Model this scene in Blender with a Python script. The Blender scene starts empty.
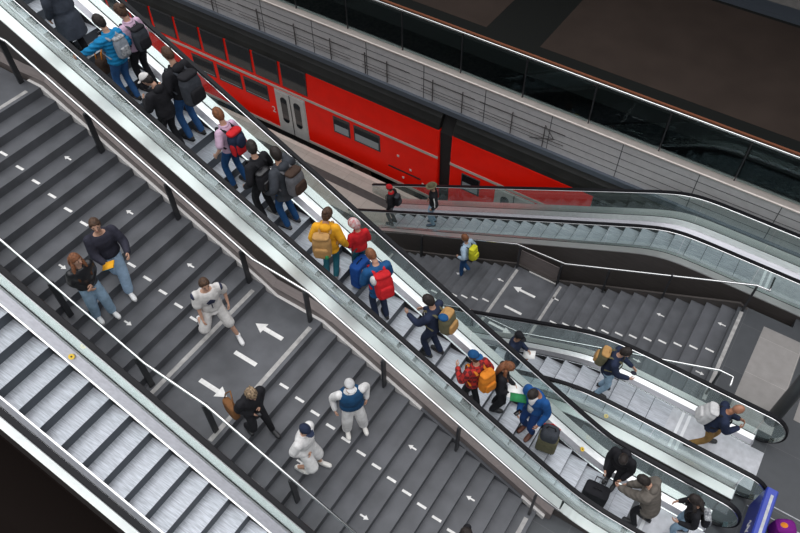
import bpy, bmesh, math, random
from math import sin, cos, tan, pi, radians, sqrt, log, exp, atan2
from mathutils import Vector, Matrix, noise
random.seed(7)
SC = bpy.context.scene
COL = SC.collection
TG = tan(radians(27.3))

# ------------------------------------------------------------------ materials
MATS = {}
def mat(name, col, rough=.6, metal=0.0, var=0.0, vscale=6.0, bump=0.0, bscale=40.0, kind=None, spec=.5, col2=None, coord='Object'):
    if name in MATS: return MATS[name]
    m = bpy.data.materials.new(name); m.use_nodes = True
    nt = m.node_tree; b = nt.nodes['Principled BSDF']
    b.inputs['Base Color'].default_value = (*col, 1); b.inputs['Roughness'].default_value = rough
    b.inputs['Metallic'].default_value = metal; b.inputs['Specular IOR Level'].default_value = spec
    L = nt.links.new
    tc = nt.nodes.new('ShaderNodeTexCoord')
    if var > 0 or col2:
        n = nt.nodes.new('ShaderNodeTexNoise'); n.inputs['Scale'].default_value = vscale; n.inputs['Detail'].default_value = 5
        L(tc.outputs[coord], n.inputs['Vector'])
        if kind == 'stretch':
            mp = nt.nodes.new('ShaderNodeMapping'); mp.inputs['Scale'].default_value = (1.0, 14, 14)
            L(tc.outputs[coord], mp.inputs['Vector']); L(mp.outputs[0], n.inputs['Vector'])
        r = nt.nodes.new('ShaderNodeValToRGB')
        r.color_ramp.elements[0].position = .3; r.color_ramp.elements[1].position = .7
        c2 = col2 or tuple(min(1, c*(1+var)) for c in col); c1 = col if col2 else tuple(c*(1-var) for c in col)
        r.color_ramp.elements[0].color = (*c1, 1); r.color_ramp.elements[1].color = (*c2, 1)
        L(n.outputs['Fac'], r.inputs['Fac']); L(r.outputs['Color'], b.inputs['Base Color'])
    if bump > 0:
        n = nt.nodes.new('ShaderNodeTexNoise'); n.inputs['Scale'].default_value = bscale; n.inputs['Detail'].default_value = 3
        L(tc.outputs[coord], n.inputs['Vector'])
        bp = nt.nodes.new('ShaderNodeBump'); bp.inputs['Strength'].default_value = bump; bp.inputs['Distance'].default_value = .02
        L(n.outputs['Fac'], bp.inputs['Height']); L(bp.outputs[0], b.inputs['Normal'])
    MATS[name] = m
    return m

def glass_mat(name, tint, refl=.12):
    m = bpy.data.materials.new(name); m.use_nodes = True; nt = m.node_tree; nt.nodes.clear()
    o = nt.nodes.new('ShaderNodeOutputMaterial'); t = nt.nodes.new('ShaderNodeBsdfTransparent'); g = nt.nodes.new('ShaderNodeBsdfGlossy')
    d = nt.nodes.new('ShaderNodeBsdfDiffuse'); m2 = nt.nodes.new('ShaderNodeMixShader'); m1 = nt.nodes.new('ShaderNodeMixShader')
    fr = nt.nodes.new('ShaderNodeLayerWeight'); fr.inputs[0].default_value = .5
    pw = nt.nodes.new('ShaderNodeMath'); pw.operation = 'POWER'; pw.inputs[1].default_value = 5
    ad = nt.nodes.new('ShaderNodeMath'); ad.operation = 'MULTIPLY_ADD'; ad.inputs[1].default_value = .9; ad.inputs[2].default_value = .045
    nt.links.new(fr.outputs['Facing'], pw.inputs[0]); nt.links.new(pw.outputs[0], ad.inputs[0])
    t.inputs[0].default_value = (*tint, 1); g.inputs['Roughness'].default_value = .02; g.inputs[0].default_value = ((.9, .95, .95, 1) if refl > .02 else (.35, .4, .42, 1))
    d.inputs[0].default_value = ((.50, .62, .60, 1) if refl > .02 else (.05, .07, .08, 1)); m2.inputs[0].default_value = refl
    L = nt.links.new
    L(t.outputs[0], m2.inputs[1]); L(d.outputs[0], m2.inputs[2]); L(ad.outputs[0], m1.inputs[0]); L(m2.outputs[0], m1.inputs[1]); L(g.outputs[0], m1.inputs[2]); L(m1.outputs[0], o.inputs[0])
    MATS[name] = m
    return m

def tile_mat(name, col, col2, mortar, sx, sy, rough=.5, msize=.006, var=.15):
    m = mat(name, col, rough)
    nt = m.node_tree; L = nt.links.new; b = nt.nodes['Principled BSDF']
    tc = nt.nodes.new('ShaderNodeTexCoord'); br = nt.nodes.new('ShaderNodeTexBrick')
    br.offset = 0; br.inputs['Scale'].default_value = 1; br.inputs['Brick Width'].default_value = sx; br.inputs['Row Height'].default_value = sy
    br.inputs['Mortar Size'].default_value = msize; br.inputs['Color1'].default_value = (*col, 1); br.inputs['Color2'].default_value = (*col2, 1); br.inputs['Mortar'].default_value = (*mortar, 1)
    L(tc.outputs['Object'], br.inputs['Vector'])
    n = nt.nodes.new('ShaderNodeTexNoise'); n.inputs['Scale'].default_value = 5; n.inputs['Detail'].default_value = 6; L(tc.outputs['Object'], n.inputs['Vector'])
    mx = nt.nodes.new('ShaderNodeMix'); mx.data_type = 'RGBA'; mx.blend_type = 'MULTIPLY'; mx.inputs[0].default_value = 1
    r = nt.nodes.new('ShaderNodeValToRGB'); r.color_ramp.elements[0].color = (1-var,)*3+(1,); r.color_ramp.elements[1].color = (1+var,)*3+(1,)
    L(n.outputs['Fac'], r.inputs[0]); L(br.outputs['Color'], mx.inputs[6]); L(r.outputs[0], mx.inputs[7]); L(mx.outputs[2], b.inputs['Base Color'])
    return m

def plaid_mat(name, c1, c2):
    m = mat(name, c1, .9); nt = m.node_tree; L = nt.links.new; b = nt.nodes['Principled BSDF']
    tc = nt.nodes.new('ShaderNodeTexCoord'); ck = nt.nodes.new('ShaderNodeTexChecker'); ck.inputs['Scale'].default_value = 14
    ck.inputs[1].default_value = (*c1, 1); ck.inputs[2].default_value = (*c2, 1)
    L(tc.outputs['Object'], ck.inputs[0]); L(ck.outputs[0], b.inputs['Base Color'])
    return m

mat('stair_stone', (.078, .081, .090), .55, var=.22, vscale=2.5)
mat('edge_strip', (.34, .33, .32), .7, var=.25, vscale=9)
mat('paint_white', (.72, .71, .69), .7, var=.12, vscale=14)
mat('stringer_sunlit', (.66, .64, .62), .6, var=.08)  # stringer stretches read as sunlit, brightness put into the colour
mat('bronze_clad', (.075, .066, .062), .5, .2, var=.15, vscale=3, kind='stretch')
mat('rose_clad', (.19, .16, .152), .45, .2, var=.12, vscale=3, kind='stretch')
mat('deck_white', (.76, .76, .745), .36, .8, var=.05, vscale=2)
mat('deck_steel', (.82, .82, .82), .3, .95, var=.08, vscale=2, kind='stretch')
mat('skirt_steel', (.40, .40, .43), .38, .75, var=.1, vscale=2, kind='stretch')
mat('black_gap', (.012, .012, .014), .7)
mat('rubber', (.010, .010, .012), .45, spec=.2)
mat('rail_steel', (.78, .78, .78), .18, 1.0)
mat('step_steel', (.43, .45, .49), .42, .45, var=.28, vscale=5, kind='stretch')
mat('riser_steel', (.075, .085, .10), .5, .3)
mat('comb_steel', (.50, .51, .54), .45, .5, var=.12, vscale=8)
mat('comb_light', (.75, .76, .78), .5, .2)
mat('yellow_sticker', (.85, .55, .05), .6)
mat('post_dark', (.035, .036, .04), .4, .3)
mat('column_grey', (.065, .07, .075), .45, .2)
tile_mat('slate', (.060, .064, .070), (.050, .054, .060), (.10, .10, .105), 1.3, 1.3, .5, .004)
tile_mat('granite', (.26, .245, .235), (.235, .222, .212), (.36, .34, .32), 1.3, 1.05, .6, .005, .22)
tile_mat('platform_granite', (.36, .325, .29), (.33, .30, .265), (.24, .22, .20), .62, .62, .6, .006, .15)
mat('platform_dark', (.05, .048, .046), .6, var=.2)
mat('track_bed', (.05, .042, .038), .9, var=.5, vscale=7, bump=.8, bscale=12)
mat('rust_rail', (.09, .055, .04), .6, .3, var=.3)
mat('void_dark', (.012, .009, .008), .95, spec=0.0)
mat('train_red', (.95, .012, .003), .4, spec=.25, var=.05, vscale=2)
mat('train_grey', (.48, .47, .45), .4, var=.06)
mat('train_cream', (.52, .45, .40), .5, var=.08)
mat('train_roof', (.020, .020, .018), .45, var=.3, vscale=1.5)
mat('train_window', (.012, .015, .018), .06, 0, spec=.9)
mat('window_blind', (.30, .33, .35), .5)
mat('window_frame', (.05, .05, .052), .5)
mat('gangway_rubber', (.012, .011, .011), .8)
mat('number_pale', (.65, .55, .52), .6)
mat('panel_grey', (.52, .50, .50), .45, .2, var=.06)
mat('panel_joint', (.06, .06, .065), .7)
mat('lip_steel', (.12, .14, .17), .4, .5)
mat('coping', (.70, .62, .57), .35, .5, var=.06)
mat('cable', (.07, .062, .06), .6)
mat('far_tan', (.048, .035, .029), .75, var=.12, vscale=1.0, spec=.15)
mat('far_slate', (.012, .013, .012), .8, spec=.15)
mat('rust_trim', (.35, .13, .07), .5, .3)
mat('concrete', (.20, .19, .18), .8, var=.12)
mat('sign_blue', (.035, .06, .36), .38, var=.08)
mat('sign_blue_dark', (.018, .03, .26), .3)
mat('sign_grey', (.42, .43, .45), .6, var=.2, vscale=10)
mat('glass_frame', (.75, .8, .8), .2, .6)
GL = glass_mat('balustrade_glass', (.90, .96, .95), .035)
GL2 = glass_mat('dark_glass', (.80, .88, .88), .015)
# people
mat('skin', (.52, .30, .21), .55); mat('skin_tan', (.36, .17, .10), .5); mat('eye', (.02, .015, .012), .3); mat('lips', (.38, .13, .11), .5)
def cloth(name, col, **k): return mat(name, col, .88, var=k.get('var', .18), vscale=k.get('vs', 9), bump=k.get('bump', .5), bscale=k.get('bs', 22), spec=.25)

# ------------------------------------------------------------------ mesh building
class MB:
    def __init__(s): s.v = []; s.f = []; s.m = []
    def add(s, vs, fs, mi=0):
        o = len(s.v); s.v += [tuple(v) for v in vs]; s.f += [tuple(i+o for i in f) for f in fs]; s.m += [mi]*len(fs)
    def box(s, x0, x1, y0, y1, z0, z1, mi=0):
        s.add([(x0,y0,z0),(x1,y0,z0),(x1,y1,z0),(x0,y1,z0),(x0,y0,z1),(x1,y0,z1),(x1,y1,z1),(x0,y1,z1)],
              [(0,3,2,1),(4,5,6,7),(0,1,5,4),(1,2,6,5),(2,3,7,6),(3,0,4,7)], mi)
    def prism(s, pts, ax, a, b, mi=0):
        n = len(pts)
        def P(p, t):
            return {'x': (t, p[0], p[1]), 'y': (p[0], t, p[1]), 'z': (p[0], p[1], t)}[ax]
        s.add([P(p, a) for p in pts]+[P(p, b) for p in pts], [tuple(range(n))[::-1], tuple(range(n, 2*n))]+[(i, (i+1) % n, n+(i+1) % n, n+i) for i in range(n)], mi)
    def strip(s, sections, mi=0, cap=True):
        n = len(sections[0]); k = len(sections); vs = [p for r in sections for p in r]; fs = []
        for i in range(k-1):
            for j in range(n): fs.append((i*n+j, i*n+(j+1) % n, (i+1)*n+(j+1) % n, (i+1)*n+j))
        if cap: fs += [tuple(range(n))[::-1], tuple(range((k-1)*n, k*n))]
        s.add(vs, fs, mi)
    def tube(s, pts, r, n=8, mi=0, rz=None):
        pts = [Vector(p) for p in pts]; rs = r if isinstance(r, (list, tuple)) else [r]*len(pts); secs = []
        up = None
        for i, p in enumerate(pts):
            t = (pts[min(i+1, len(pts)-1)]-pts[max(i-1, 0)]).normalized()
            if up is None:
                up = Vector((0, 0, 1)) if abs(t.z) < .9 else Vector((1, 0, 0))
            u = (up-t*up.dot(t)).normalized(); up = u; w = t.cross(u)
            rr = rs[i]; ru, rw = (rr if isinstance(rr, (tuple, list)) else (rr, rr))
            secs.append([p+u*ru*cos(2*pi*k/n)+w*rw*sin(2*pi*k/n) for k in range(n)])
        s.strip(secs, mi)
    def cyl(s, c, r, h, n=20, mi=0):
        s.prism([(c[0]+r*cos(2*pi*k/n), c[1]+r*sin(2*pi*k/n)) for k in range(n)], 'z', c[2], c[2]+h, mi)
    def ell(s, c, r, R=None, n=14, k=9, mi=0, fn=None):
        c = Vector(c); vs = []; fs = []
        for i in range(k+1):
            th = pi*i/k
            for j in range(n):
                ph = 2*pi*j/n; d = Vector((sin(th)*cos(ph), sin(th)*sin(ph), cos(th)))
                sc = fn(d) if fn else 1
                p = Vector((d.x*r[0], d.y*r[1], d.z*r[2]))*sc
                vs.append(c+(R@p if R else p))
        for i in range(k):
            for j in range(n): fs.append((i*n+j, (i+1)*n+j, (i+1)*n+(j+1) % n, i*n+(j+1) % n))
        s.add(vs, fs, mi)
    def mesh(s, name, mats, smooth=False):
        me = bpy.data.meshes.new(name); me.from_pydata(s.v, [], s.f)
        for m in mats: me.materials.append(MATS[m] if isinstance(m, str) else m)
        if len(mats) > 1:
            me.polygons.foreach_set('material_index', s.m)
        bm = bmesh.new(); bm.from_mesh(me); bmesh.ops.recalc_face_normals(bm, faces=bm.faces); bm.to_mesh(me); bm.free()
        if smooth: me.polygons.foreach_set('use_smooth', [True]*len(me.polygons))
        me.update(); return me
    def obj(s, name, mats, parent=None, smooth=False, **k):
        if isinstance(mats, str) or not isinstance(mats, (list, tuple)): mats = [mats]
        return link(name, s.mesh(name, mats, smooth), parent, **k)

def link(name, me, parent=None, label=None, cat=None, group=None, kind=None):
    o = bpy.data.objects.new(name, me); COL.objects.link(o)
    if parent: o.parent = parent
    return tag(o, label, cat, group, kind)
def tag(o, label=None, cat=None, group=None, kind=None):
    if label: o['label'] = label
    if cat: o['category'] = cat
    if group: o['group'] = group
    if kind: o['kind'] = kind
    return o
def thing(name, label, cat, loc=(0, 0, 0), rz=0, group=None):
    o = bpy.data.objects.new(name, None); COL.objects.link(o); o.location = loc; o.rotation_euler = (0, 0, rz); o.empty_display_size = .1
    return tag(o, label, cat, group)
def bevel(o, w=.01, seg=2):
    m = o.modifiers.new('bevel', 'BEVEL'); m.width = w; m.segments = seg; m.limit_method = 'ANGLE'; return o
def text_mesh(txt, size, mname, parent, M, name='lettering', depth=.004, shear=0):
    cu = bpy.data.curves.new('t', 'FONT'); cu.body = txt; cu.size = size; cu.extrude = depth; cu.align_x = 'CENTER'; cu.align_y = 'CENTER'; cu.shear = shear
    o = bpy.data.objects.new('t', cu); COL.objects.link(o); bpy.context.view_layer.update()
    me = bpy.data.meshes.new_from_object(o.evaluated_get(bpy.context.evaluated_depsgraph_get())); bpy.data.objects.remove(o)
    me.materials.clear(); me.materials.append(MATS[mname]); me.transform(M)
    return link(name, me, parent)

# ------------------------------------------------------------------ setting
b = MB(); b.box(-.66, 30, -6, 7.49, -.35, 0); b.box(2.3, 30, 7.49, 14.5, -.35, 0); b.box(1.09, 2.3, 9.26, 12.2, -.35, 0)
b.obj('floor', 'slate', kind='structure')
b = MB(); b.prism([(1.72, 9.62), (2.60, 9.62), (2.62, 10.0), (2.66, 10.75), (2.95, 12.0), (1.78, 11.9)][:0] or [(1.70, 9.30), (2.62, 9.30), (2.62, 11.88), (1.74, 11.88)], 'z', .001, .006)
b.prism([(2.9, 9.9), (6, 9.9), (6, 11.6), (2.9, 11.6)], 'z', .001, .006)
b.obj('floor_inlay', 'granite', kind='structure')
b = MB(); b.box(2.62, 9, 7.62, 7.64, .001, .005); b.box(2.62, 9, 7.86, 7.88, .001, .005); b.obj('trim_1', 'sign_grey', kind='structure')
# platform level
b = MB(); b.box(-40, 30, 5.0, 14.60, -4.8, -4.4); b.obj('floor', 'platform_dark', kind='structure')
b = MB(); b.box(-40, 30, 13.95, 14.44, -4.4, -4.392); b.box(-40, 30, 12.75, 13.62, -4.4, -4.392); b.obj('floor_inlay', 'platform_granite', kind='structure')
b = MB(); b.box(-40, 30, 14.44, 14.60, -4.4, -4.385); b.obj('trim_2', 'train_cream', kind='structure')
b = MB(); b.box(-40, 30, 14.60, 40, -6.2, -5.5); b.obj('track_bed', 'track_bed', kind='structure')
b = MB(); b.box(-60, 30, -30, 14, -14, -13); b.box(-60, -.55, -30, .2, -13, -12); b.obj('floor', 'void_dark', kind='structure')
for y in (15.6, 17.04):
    b = MB(); b.box(-40, 30, y-.035, y+.035, -5.5, -5.34); b.obj('track_rail', 'rust_rail', kind='structure')
# upper side slab beyond the tracks
BY = 14.85
b = MB(); b.box(-40, 30, BY, BY+.35, -.34, .86); b.obj('slab', 'concrete', kind='structure')
b = MB(); b.box(-40, 30, BY-.03, BY, -.30, .86); b.obj('wall_back', 'panel_grey', kind='structure')
b = MB(); b.box(-40, 30, BY-.13, BY+.1, -.47, -.30); b.obj('trim_3', 'lip_steel', kind='structure')
b = MB(); b.box(-40, 30, BY-.07, BY+.24, .86, .93); o = b.obj('trim_4', 'coping', kind='structure'); bevel(o, .03, 3)
b = MB()
for z in (.61, .36, .12, -.10): b.box(-40, 30, BY-.037, BY-.028, z, z+.012)
x = -3.05
for xx in [-3.05+2.03*k for k in range(-14, 6)]: b.box(xx, xx+.02, BY-.037, BY-.028, -.3, .86)
b.obj('panel_joints', 'panel_joint', kind='structure')
# floor beyond
b = MB(); b.box(-40, 30, 16.6, 22.85, .4, .88); b.obj('floor', 'far_slate', kind='structure')
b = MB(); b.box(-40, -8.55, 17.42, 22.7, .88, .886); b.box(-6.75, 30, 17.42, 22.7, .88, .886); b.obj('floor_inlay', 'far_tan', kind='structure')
b = MB(); b.box(-40, 30, 16.86, 16.93, .88, .92); b.obj('trim_5', 'rust_trim', kind='structure')
b = MB(); b.box(-40, 30, 22.85, 23.5, .3, 1.0); b.obj('trim_6', 'lip_steel', kind='structure')
b = MB(); b.box(-40, 30, 23.5, 34, .3, .95); b.obj('floor', 'concrete', kind='structure')
b = MB(); b.box(-60, 50, 17.5, 40, 14.4, 15.0); b.obj('shade_slab', 'concrete', kind='structure')  # unseen slab added to keep sky light off the far floor
b = MB(); b.box(-60, 50, 34, 34.5, -12, 15); b.obj('shade_wall', 'far_slate', kind='structure')  # unseen dark wall added to stop light coming in from the horizon
b = MB(); b.box(-60, 50, -30.5, -30, -14, 6); b.obj('wall_near', 'far_slate', kind='structure')

# columns
for (cx, cy, r, lab) in ((2.52, 9.66, .13, 'dark grey steel column standing by the rounded end of the escalator'), (2.62, 12.42, .12, 'dark grey steel column at the right edge beside the far escalator')):
    t = thing('column', lab, 'column', (cx, cy, 0))
    b = MB(); b.cyl((0, 0, 0), r, 2.3 if cy > 12 else 3.2, 24); b.obj('shaft', 'column_grey', t, True)
    b = MB(); b.cyl((0, 0, 0), r+.03, .03, 24); b.obj('base_ring', 'post_dark', t)

# glass railing on the far slab
t = thing('glass_railing', 'long glass railing with steel top rail on the panelled slab edge', 'railing', (0, BY+.12, .93))
b = MB(); b.tube([(-40, 0, 1.30), (30, 0, 1.30)], .028, 8); b.obj('top_rail', 'rail_steel', t, True)
b = MB(); b.tube([(-40, .07, 1.22), (30, .07, 1.22)], .02, 6); b.obj('lower_rail', 'skirt_steel', t, True)
for k in range(-9, 7):
    x = -10.0+1.95*k+ .02
    b = MB(); b.box(x-.015, x+.015, .0, .05, 0, 1.31); b.obj('post', 'post_dark', t)
    b = MB(); b.box(x+.04, x+1.91, -.006, .006, .05, 1.24); b.obj('glass_pane', GL2, t)
# cable runs on the wall
def pxx(x0, x1): return x0, x1
t = thing('cable_run', 'dark cables and brackets fixed along the grey panelled slab edge', 'cables', (0, BY-.075, 0))
for (x0, x1) in ((-26, -16.5), (-16.2, -11.75), (-11.3, -9.6), (-9.2, -7.4), (-7.25, -4.6)):
    for z in (.42, .06):
        b = MB(); b.tube([(x0, 0, z), (x1, 0, z)], .010, 6); b.obj('cable', 'cable', t, True)
for x in (-24.5, -22.6, -20.8, -19, -17.4, -15.4, -13.9, -12.5, -11.2, -10.4, -8.8, -7.8, -6.2, -5.2):
    b = MB(); b.box(x-.010, x+.010, -.012, .02, -.25, .5); b.obj('bracket', 'cable', t)
b = MB(); b.tube([(-5.6, 0, -.1), (-4.9, 0, .15), (-5.2, 0, .5)], .014, 6); b.obj('cable', 'cable', t, True)
# ------------------------------------------------------------------ staircases
def arrow_mb(b, x0, x1, y, z, w, sgn, hw=None, hl=None):
    """painted arrow along x pointing to sgn; x0<x1"""
    hw = hw or w*1.6; hl = hl or (x1-x0)*.32
    if sgn > 0: P = [(x0, y-w), (x1-hl, y-w), (x1-hl, y-hw), (x1, y), (x1-hl, y+hw), (x1-hl, y+w), (x0, y+w)]
    else: P = [(x1, y-w), (x1, y+w), (x0+hl, y+w), (x0+hl, y+hw), (x0, y), (x0+hl, y-hw), (x0+hl, y-w)]
    b.prism(P, 'z', z+.0005, z+.004)
# left staircase: rises towards -X
T1, R1 = .31, .1634
XL, XU = -5.3006, -11.237
def left_z(x):
    if x > XL+15*T1: return 0.0
    if x > XL: return (15-int((x-XL)/T1))*R1
    if x > XU+15*T1: return 16*R1
    if x > XU: return (31-int((x-XU)/T1))*R1
    return 32*R1
ST = thing('staircase', 'wide dark stone staircase with a landing between the two left escalators', 'stairs', (-.65, 3.9, 0))
def SL(b, name, m, **k):
    o = b.obj(name, m, ST, **k); o.location = (.65, -3.9, 0); return o
YA, YB = 2.42, 5.31
YD = 4.0
n = 0
for base, z0 in ((XL, 0), (XU, 16*R1)):
    for k in range(15):
        xr = base+(k+1)*T1; z = z0+(15-k)*R1
        b = MB(); b.box(xr-T1-.02, xr, YA, YB, z-R1-.12, z); SL(b, 'step', 'stair_stone')
        b = MB(); b.box(xr-.225, xr-.045, YD-.023, YD+.023, z+.0005, z+.004); 
        if k < 14: SL(b, 'lane_dash', 'paint_white')
        if k in (14,):
            b = MB(); b.box(xr-.15, xr-.07, YA+.12, YB-.2, z+.0005, z+.004); SL(b, 'edge_strip', 'edge_strip')
        for (ky, sg, yy) in (((3, 7, 11), -1, 4.69), ((3, 7, 11), 1, 3.22)):
            if k in ky:
                b = MB(); arrow_mb(b, xr-.24, xr-.07, yy, z, .015, sg, .045, .08); SL(b, 'painted_arrow', 'paint_white')
b = MB(); b.box(XU+15*T1-.02, XL, YA, YB, 16*R1-.3, 16*R1); SL(b, 'landing', 'stair_stone')
b = MB(); b.box(-17, XU, YA-.2, YB, 32*R1-.3, 32*R1); SL(b, 'landing', 'stair_stone')
for xx, z in ((XL, 16*R1), (XU, 32*R1)):
    b = MB(); b.box(xx-.15, xx-.07, YA+.12, YB-.2, z+.0005, z+.004); SL(b, 'edge_strip', 'edge_strip')
z = 16*R1; xm = (XL+XU+15*T1)/2
b = MB(); b.box(xm-.24, xm+.24, YD-.038, YD+.038, z+.0005, z+.004); SL(b, 'lane_dash', 'paint_white')
b = MB(); arrow_mb(b, xm-.33, xm+.28, 4.65, z, .04, -1, .11, .2); SL(b, 'painted_arrow', 'paint_white')
b = MB(); arrow_mb(b, xm-.36, xm+.24, 3.27, z, .04, 1, .11, .2); SL(b, 'painted_arrow', 'paint_white')

# handrails: path follows nosing line
def rail_path(pts, h): return [(x, 0, z+h) for x, z in pts]
def handrail(label, y, pts, posts, h=.91, tail=None, postw=.022, mname='rail_steel', group=None):
    t = thing('handrail', label, 'handrail', (pts[0][0], y, pts[0][1]), group=group)
    ox, oz = pts[0]
    P = [(x-ox, 0, z+h-oz) for x, z in pts]
    if tail: P += [(x-ox, dy, z+h-oz) for x, dy, z in tail]
    b = MB(); b.tube(P, .024, 10); b.obj('top_rail', mname, t, True)
    for x, z in posts:
        b = MB(); b.box(x-ox-.022, x-ox+.022, -.045, .045, z-oz, z-oz+h-.02); b.obj('post', 'post_dark', t)
    return t
N0 = (XL+15*T1, R1); NL = (XL, 16*R1); NM = (XU+15*T1, 17*R1); NT = (XU, 32*R1)
line = [(-17, 32*R1), (XU-.2, 32*R1), (NM[0]-.05, NM[1]-.08), (XL-.1, 16*R1), (N0[0], N0[1])]
PR = [(-11.62, 32*R1), (-9.95, left_z(-9.95)), (-8.36, left_z(-8.36)), (-6.87, left_z(-6.87)), (-5.49, 16*R1), (-3.92, left_z(-3.92)), (-2.36, left_z(-2.36)), (-.75, left_z(-.75))]
handrail('steel handrail on dark posts along the right side of the left staircase', 5.22, line, PR, tail=[(-.3, 0, .05), (-.3, .18, .05)])
PL = [(-11.5, 32*R1), (-9.9, left_z(-9.9)), (-8.3, left_z(-8.3)), (-6.79, left_z(-6.79)), (-5.44, 16*R1), (-3.91, left_z(-3.91)), (-2.4, left_z(-2.4))]
handrail('bright steel handrail along the left side of the left staircase, beside the empty escalator', 2.72, line, PL)

# right staircase descends towards -X
T2, R2 = .32, .157
X1 = 1.09; X2 = -4.36
def right_z(x):
    if x > X1: return 0
    if x > X1-13*T2: return -(int((X1-x)/T2)+1)*R2
    if x > X2: return -14*R2
    if x > X2-13*T2: return -14*R2-(int((X2-x)/T2)+1)*R2
    return -28*R2
RT = thing('staircase', 'dark stone staircase going down to the platform between the two right escalators', 'stairs', (1.09, 10.9, 0))
def SR(b, name, m, **k):
    o = b.obj(name, m, RT, **k); o.location = (-1.09, -10.9, 0); return o
YC, YE = 9.26, 12.12; YM = 10.73
for base, z0 in ((X1, 0), (X2, -14*R2)):
    for k in range(1, 14):
        xr = base-(k-1)*T2; z = z0-k*R2
        b = MB(); b.box(xr-T2, xr+.02, YC, YE, z-R2-.12, z); SR(b, 'step', 'stair_stone')
        if k < 13:
            b = MB(); b.box(xr-.26, xr-.07, YM-.022, YM+.022, z+.0005, z+.004); SR(b, 'lane_dash', 'paint_white')
        else:
            b = MB(); b.box(xr-T2+.07, xr-T2+.14, YC+.1, YE-.12, z+.0005, z+.004); SR(b, 'edge_strip', 'edge_strip')
        if k in (1, 5, 9, 13):
            b = MB(); arrow_mb(b, xr-.25, xr-.06, 11.55, z, .015, -1, .045, .08); SR(b, 'painted_arrow', 'paint_white')
        if k in (1, 5, 9, 13):
            b = MB(); arrow_mb(b, xr-.25, xr-.06, 10.05, z, .015, 1, .045, .08); SR(b, 'painted_arrow', 'paint_white')
z = -14*R2
b = MB(); b.box(X2, X1-13*T2, YC, YE, z-.3, z); SR(b, 'landing', 'stair_stone')
for xx, zz in ((X1, 0), (X2, z)):
    b = MB(); b.box(xx+.07, xx+.15, YC+.1, YE-.12, zz+.001, zz+.006); SR(b, 'edge_strip', 'edge_strip')
xm = (X2+X1-13*T2)/2
b = MB(); b.box(xm-.25, xm+.25, YM-.035, YM+.035, z+.0005, z+.004); SR(b, 'lane_dash', 'paint_white')
b = MB(); arrow_mb(b, xm-.35, xm+.30, 11.42, z, .035, -1, .1, .2); SR(b, 'painted_arrow', 'paint_white')
b = MB(); arrow_mb(b, xm-.35, xm+.30, 10.05, z, .035, 1, .1, .2); SR(b, 'painted_arrow', 'paint_white')
# side curb of the right stair, its sunlit look put into white colour, and the wall panel behind
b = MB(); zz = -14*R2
b.box(X2+.42, X1-13*T2-.02, YE-.02, YE+.09, zz, zz+.03); b.obj('trim_7', 'stringer_sunlit', kind='structure')
b = MB()
top = [(2.3, -.02), (X1, -.02), (X1-14*T2+.2, -14*R2+.15), (X2, -14*R2+.1), (X2-14*T2, -28*R2+.05)]
b.prism([(X1+.2, .0), (X1, .10), (X1-13*T2, -13*R2+.03), (X1-13*T2-.25, -14*R2+.06), (X2, -14*R2+.06), (X2-13*T2, -27*R2+.03), (X2-13*T2, -28*R2), (X2, -14*R2-.4), (X1-13*T2, -14*R2-.4)], 'y', YE+.005, YE+.06)
b.obj('trim_8', 'bronze_clad', kind='structure')
b = MB(); b.box(X2-.02, X1-13*T2-.1, YE+.061, YE+.075, zz+.0, zz+.62); b.obj('trim_13', 'rose_clad', kind='structure')
l2 = [(X1+.1, 0), (X1-13*T2+.05, -14*R2+.1), (X2-.05, -14*R2), (X2-14*T2, -28*R2)]
l2 = [(X1+.37, 0)]+l2
post2 = [(x, right_z(x)) for x in (1.2, -.5, -1.9, -3.1, -4.3, -5.9, -7.4)]
handrail('thin steel handrail along the dark wall of the right staircase', 12.08, l2[::-1], post2, h=.9, tail=[(1.46, .42, 0)])
handrail('thin steel handrail along the glass side of the right staircase', 9.54, l2[::-1], post2, h=.9, tail=[(1.46, -.24, 0)])

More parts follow.
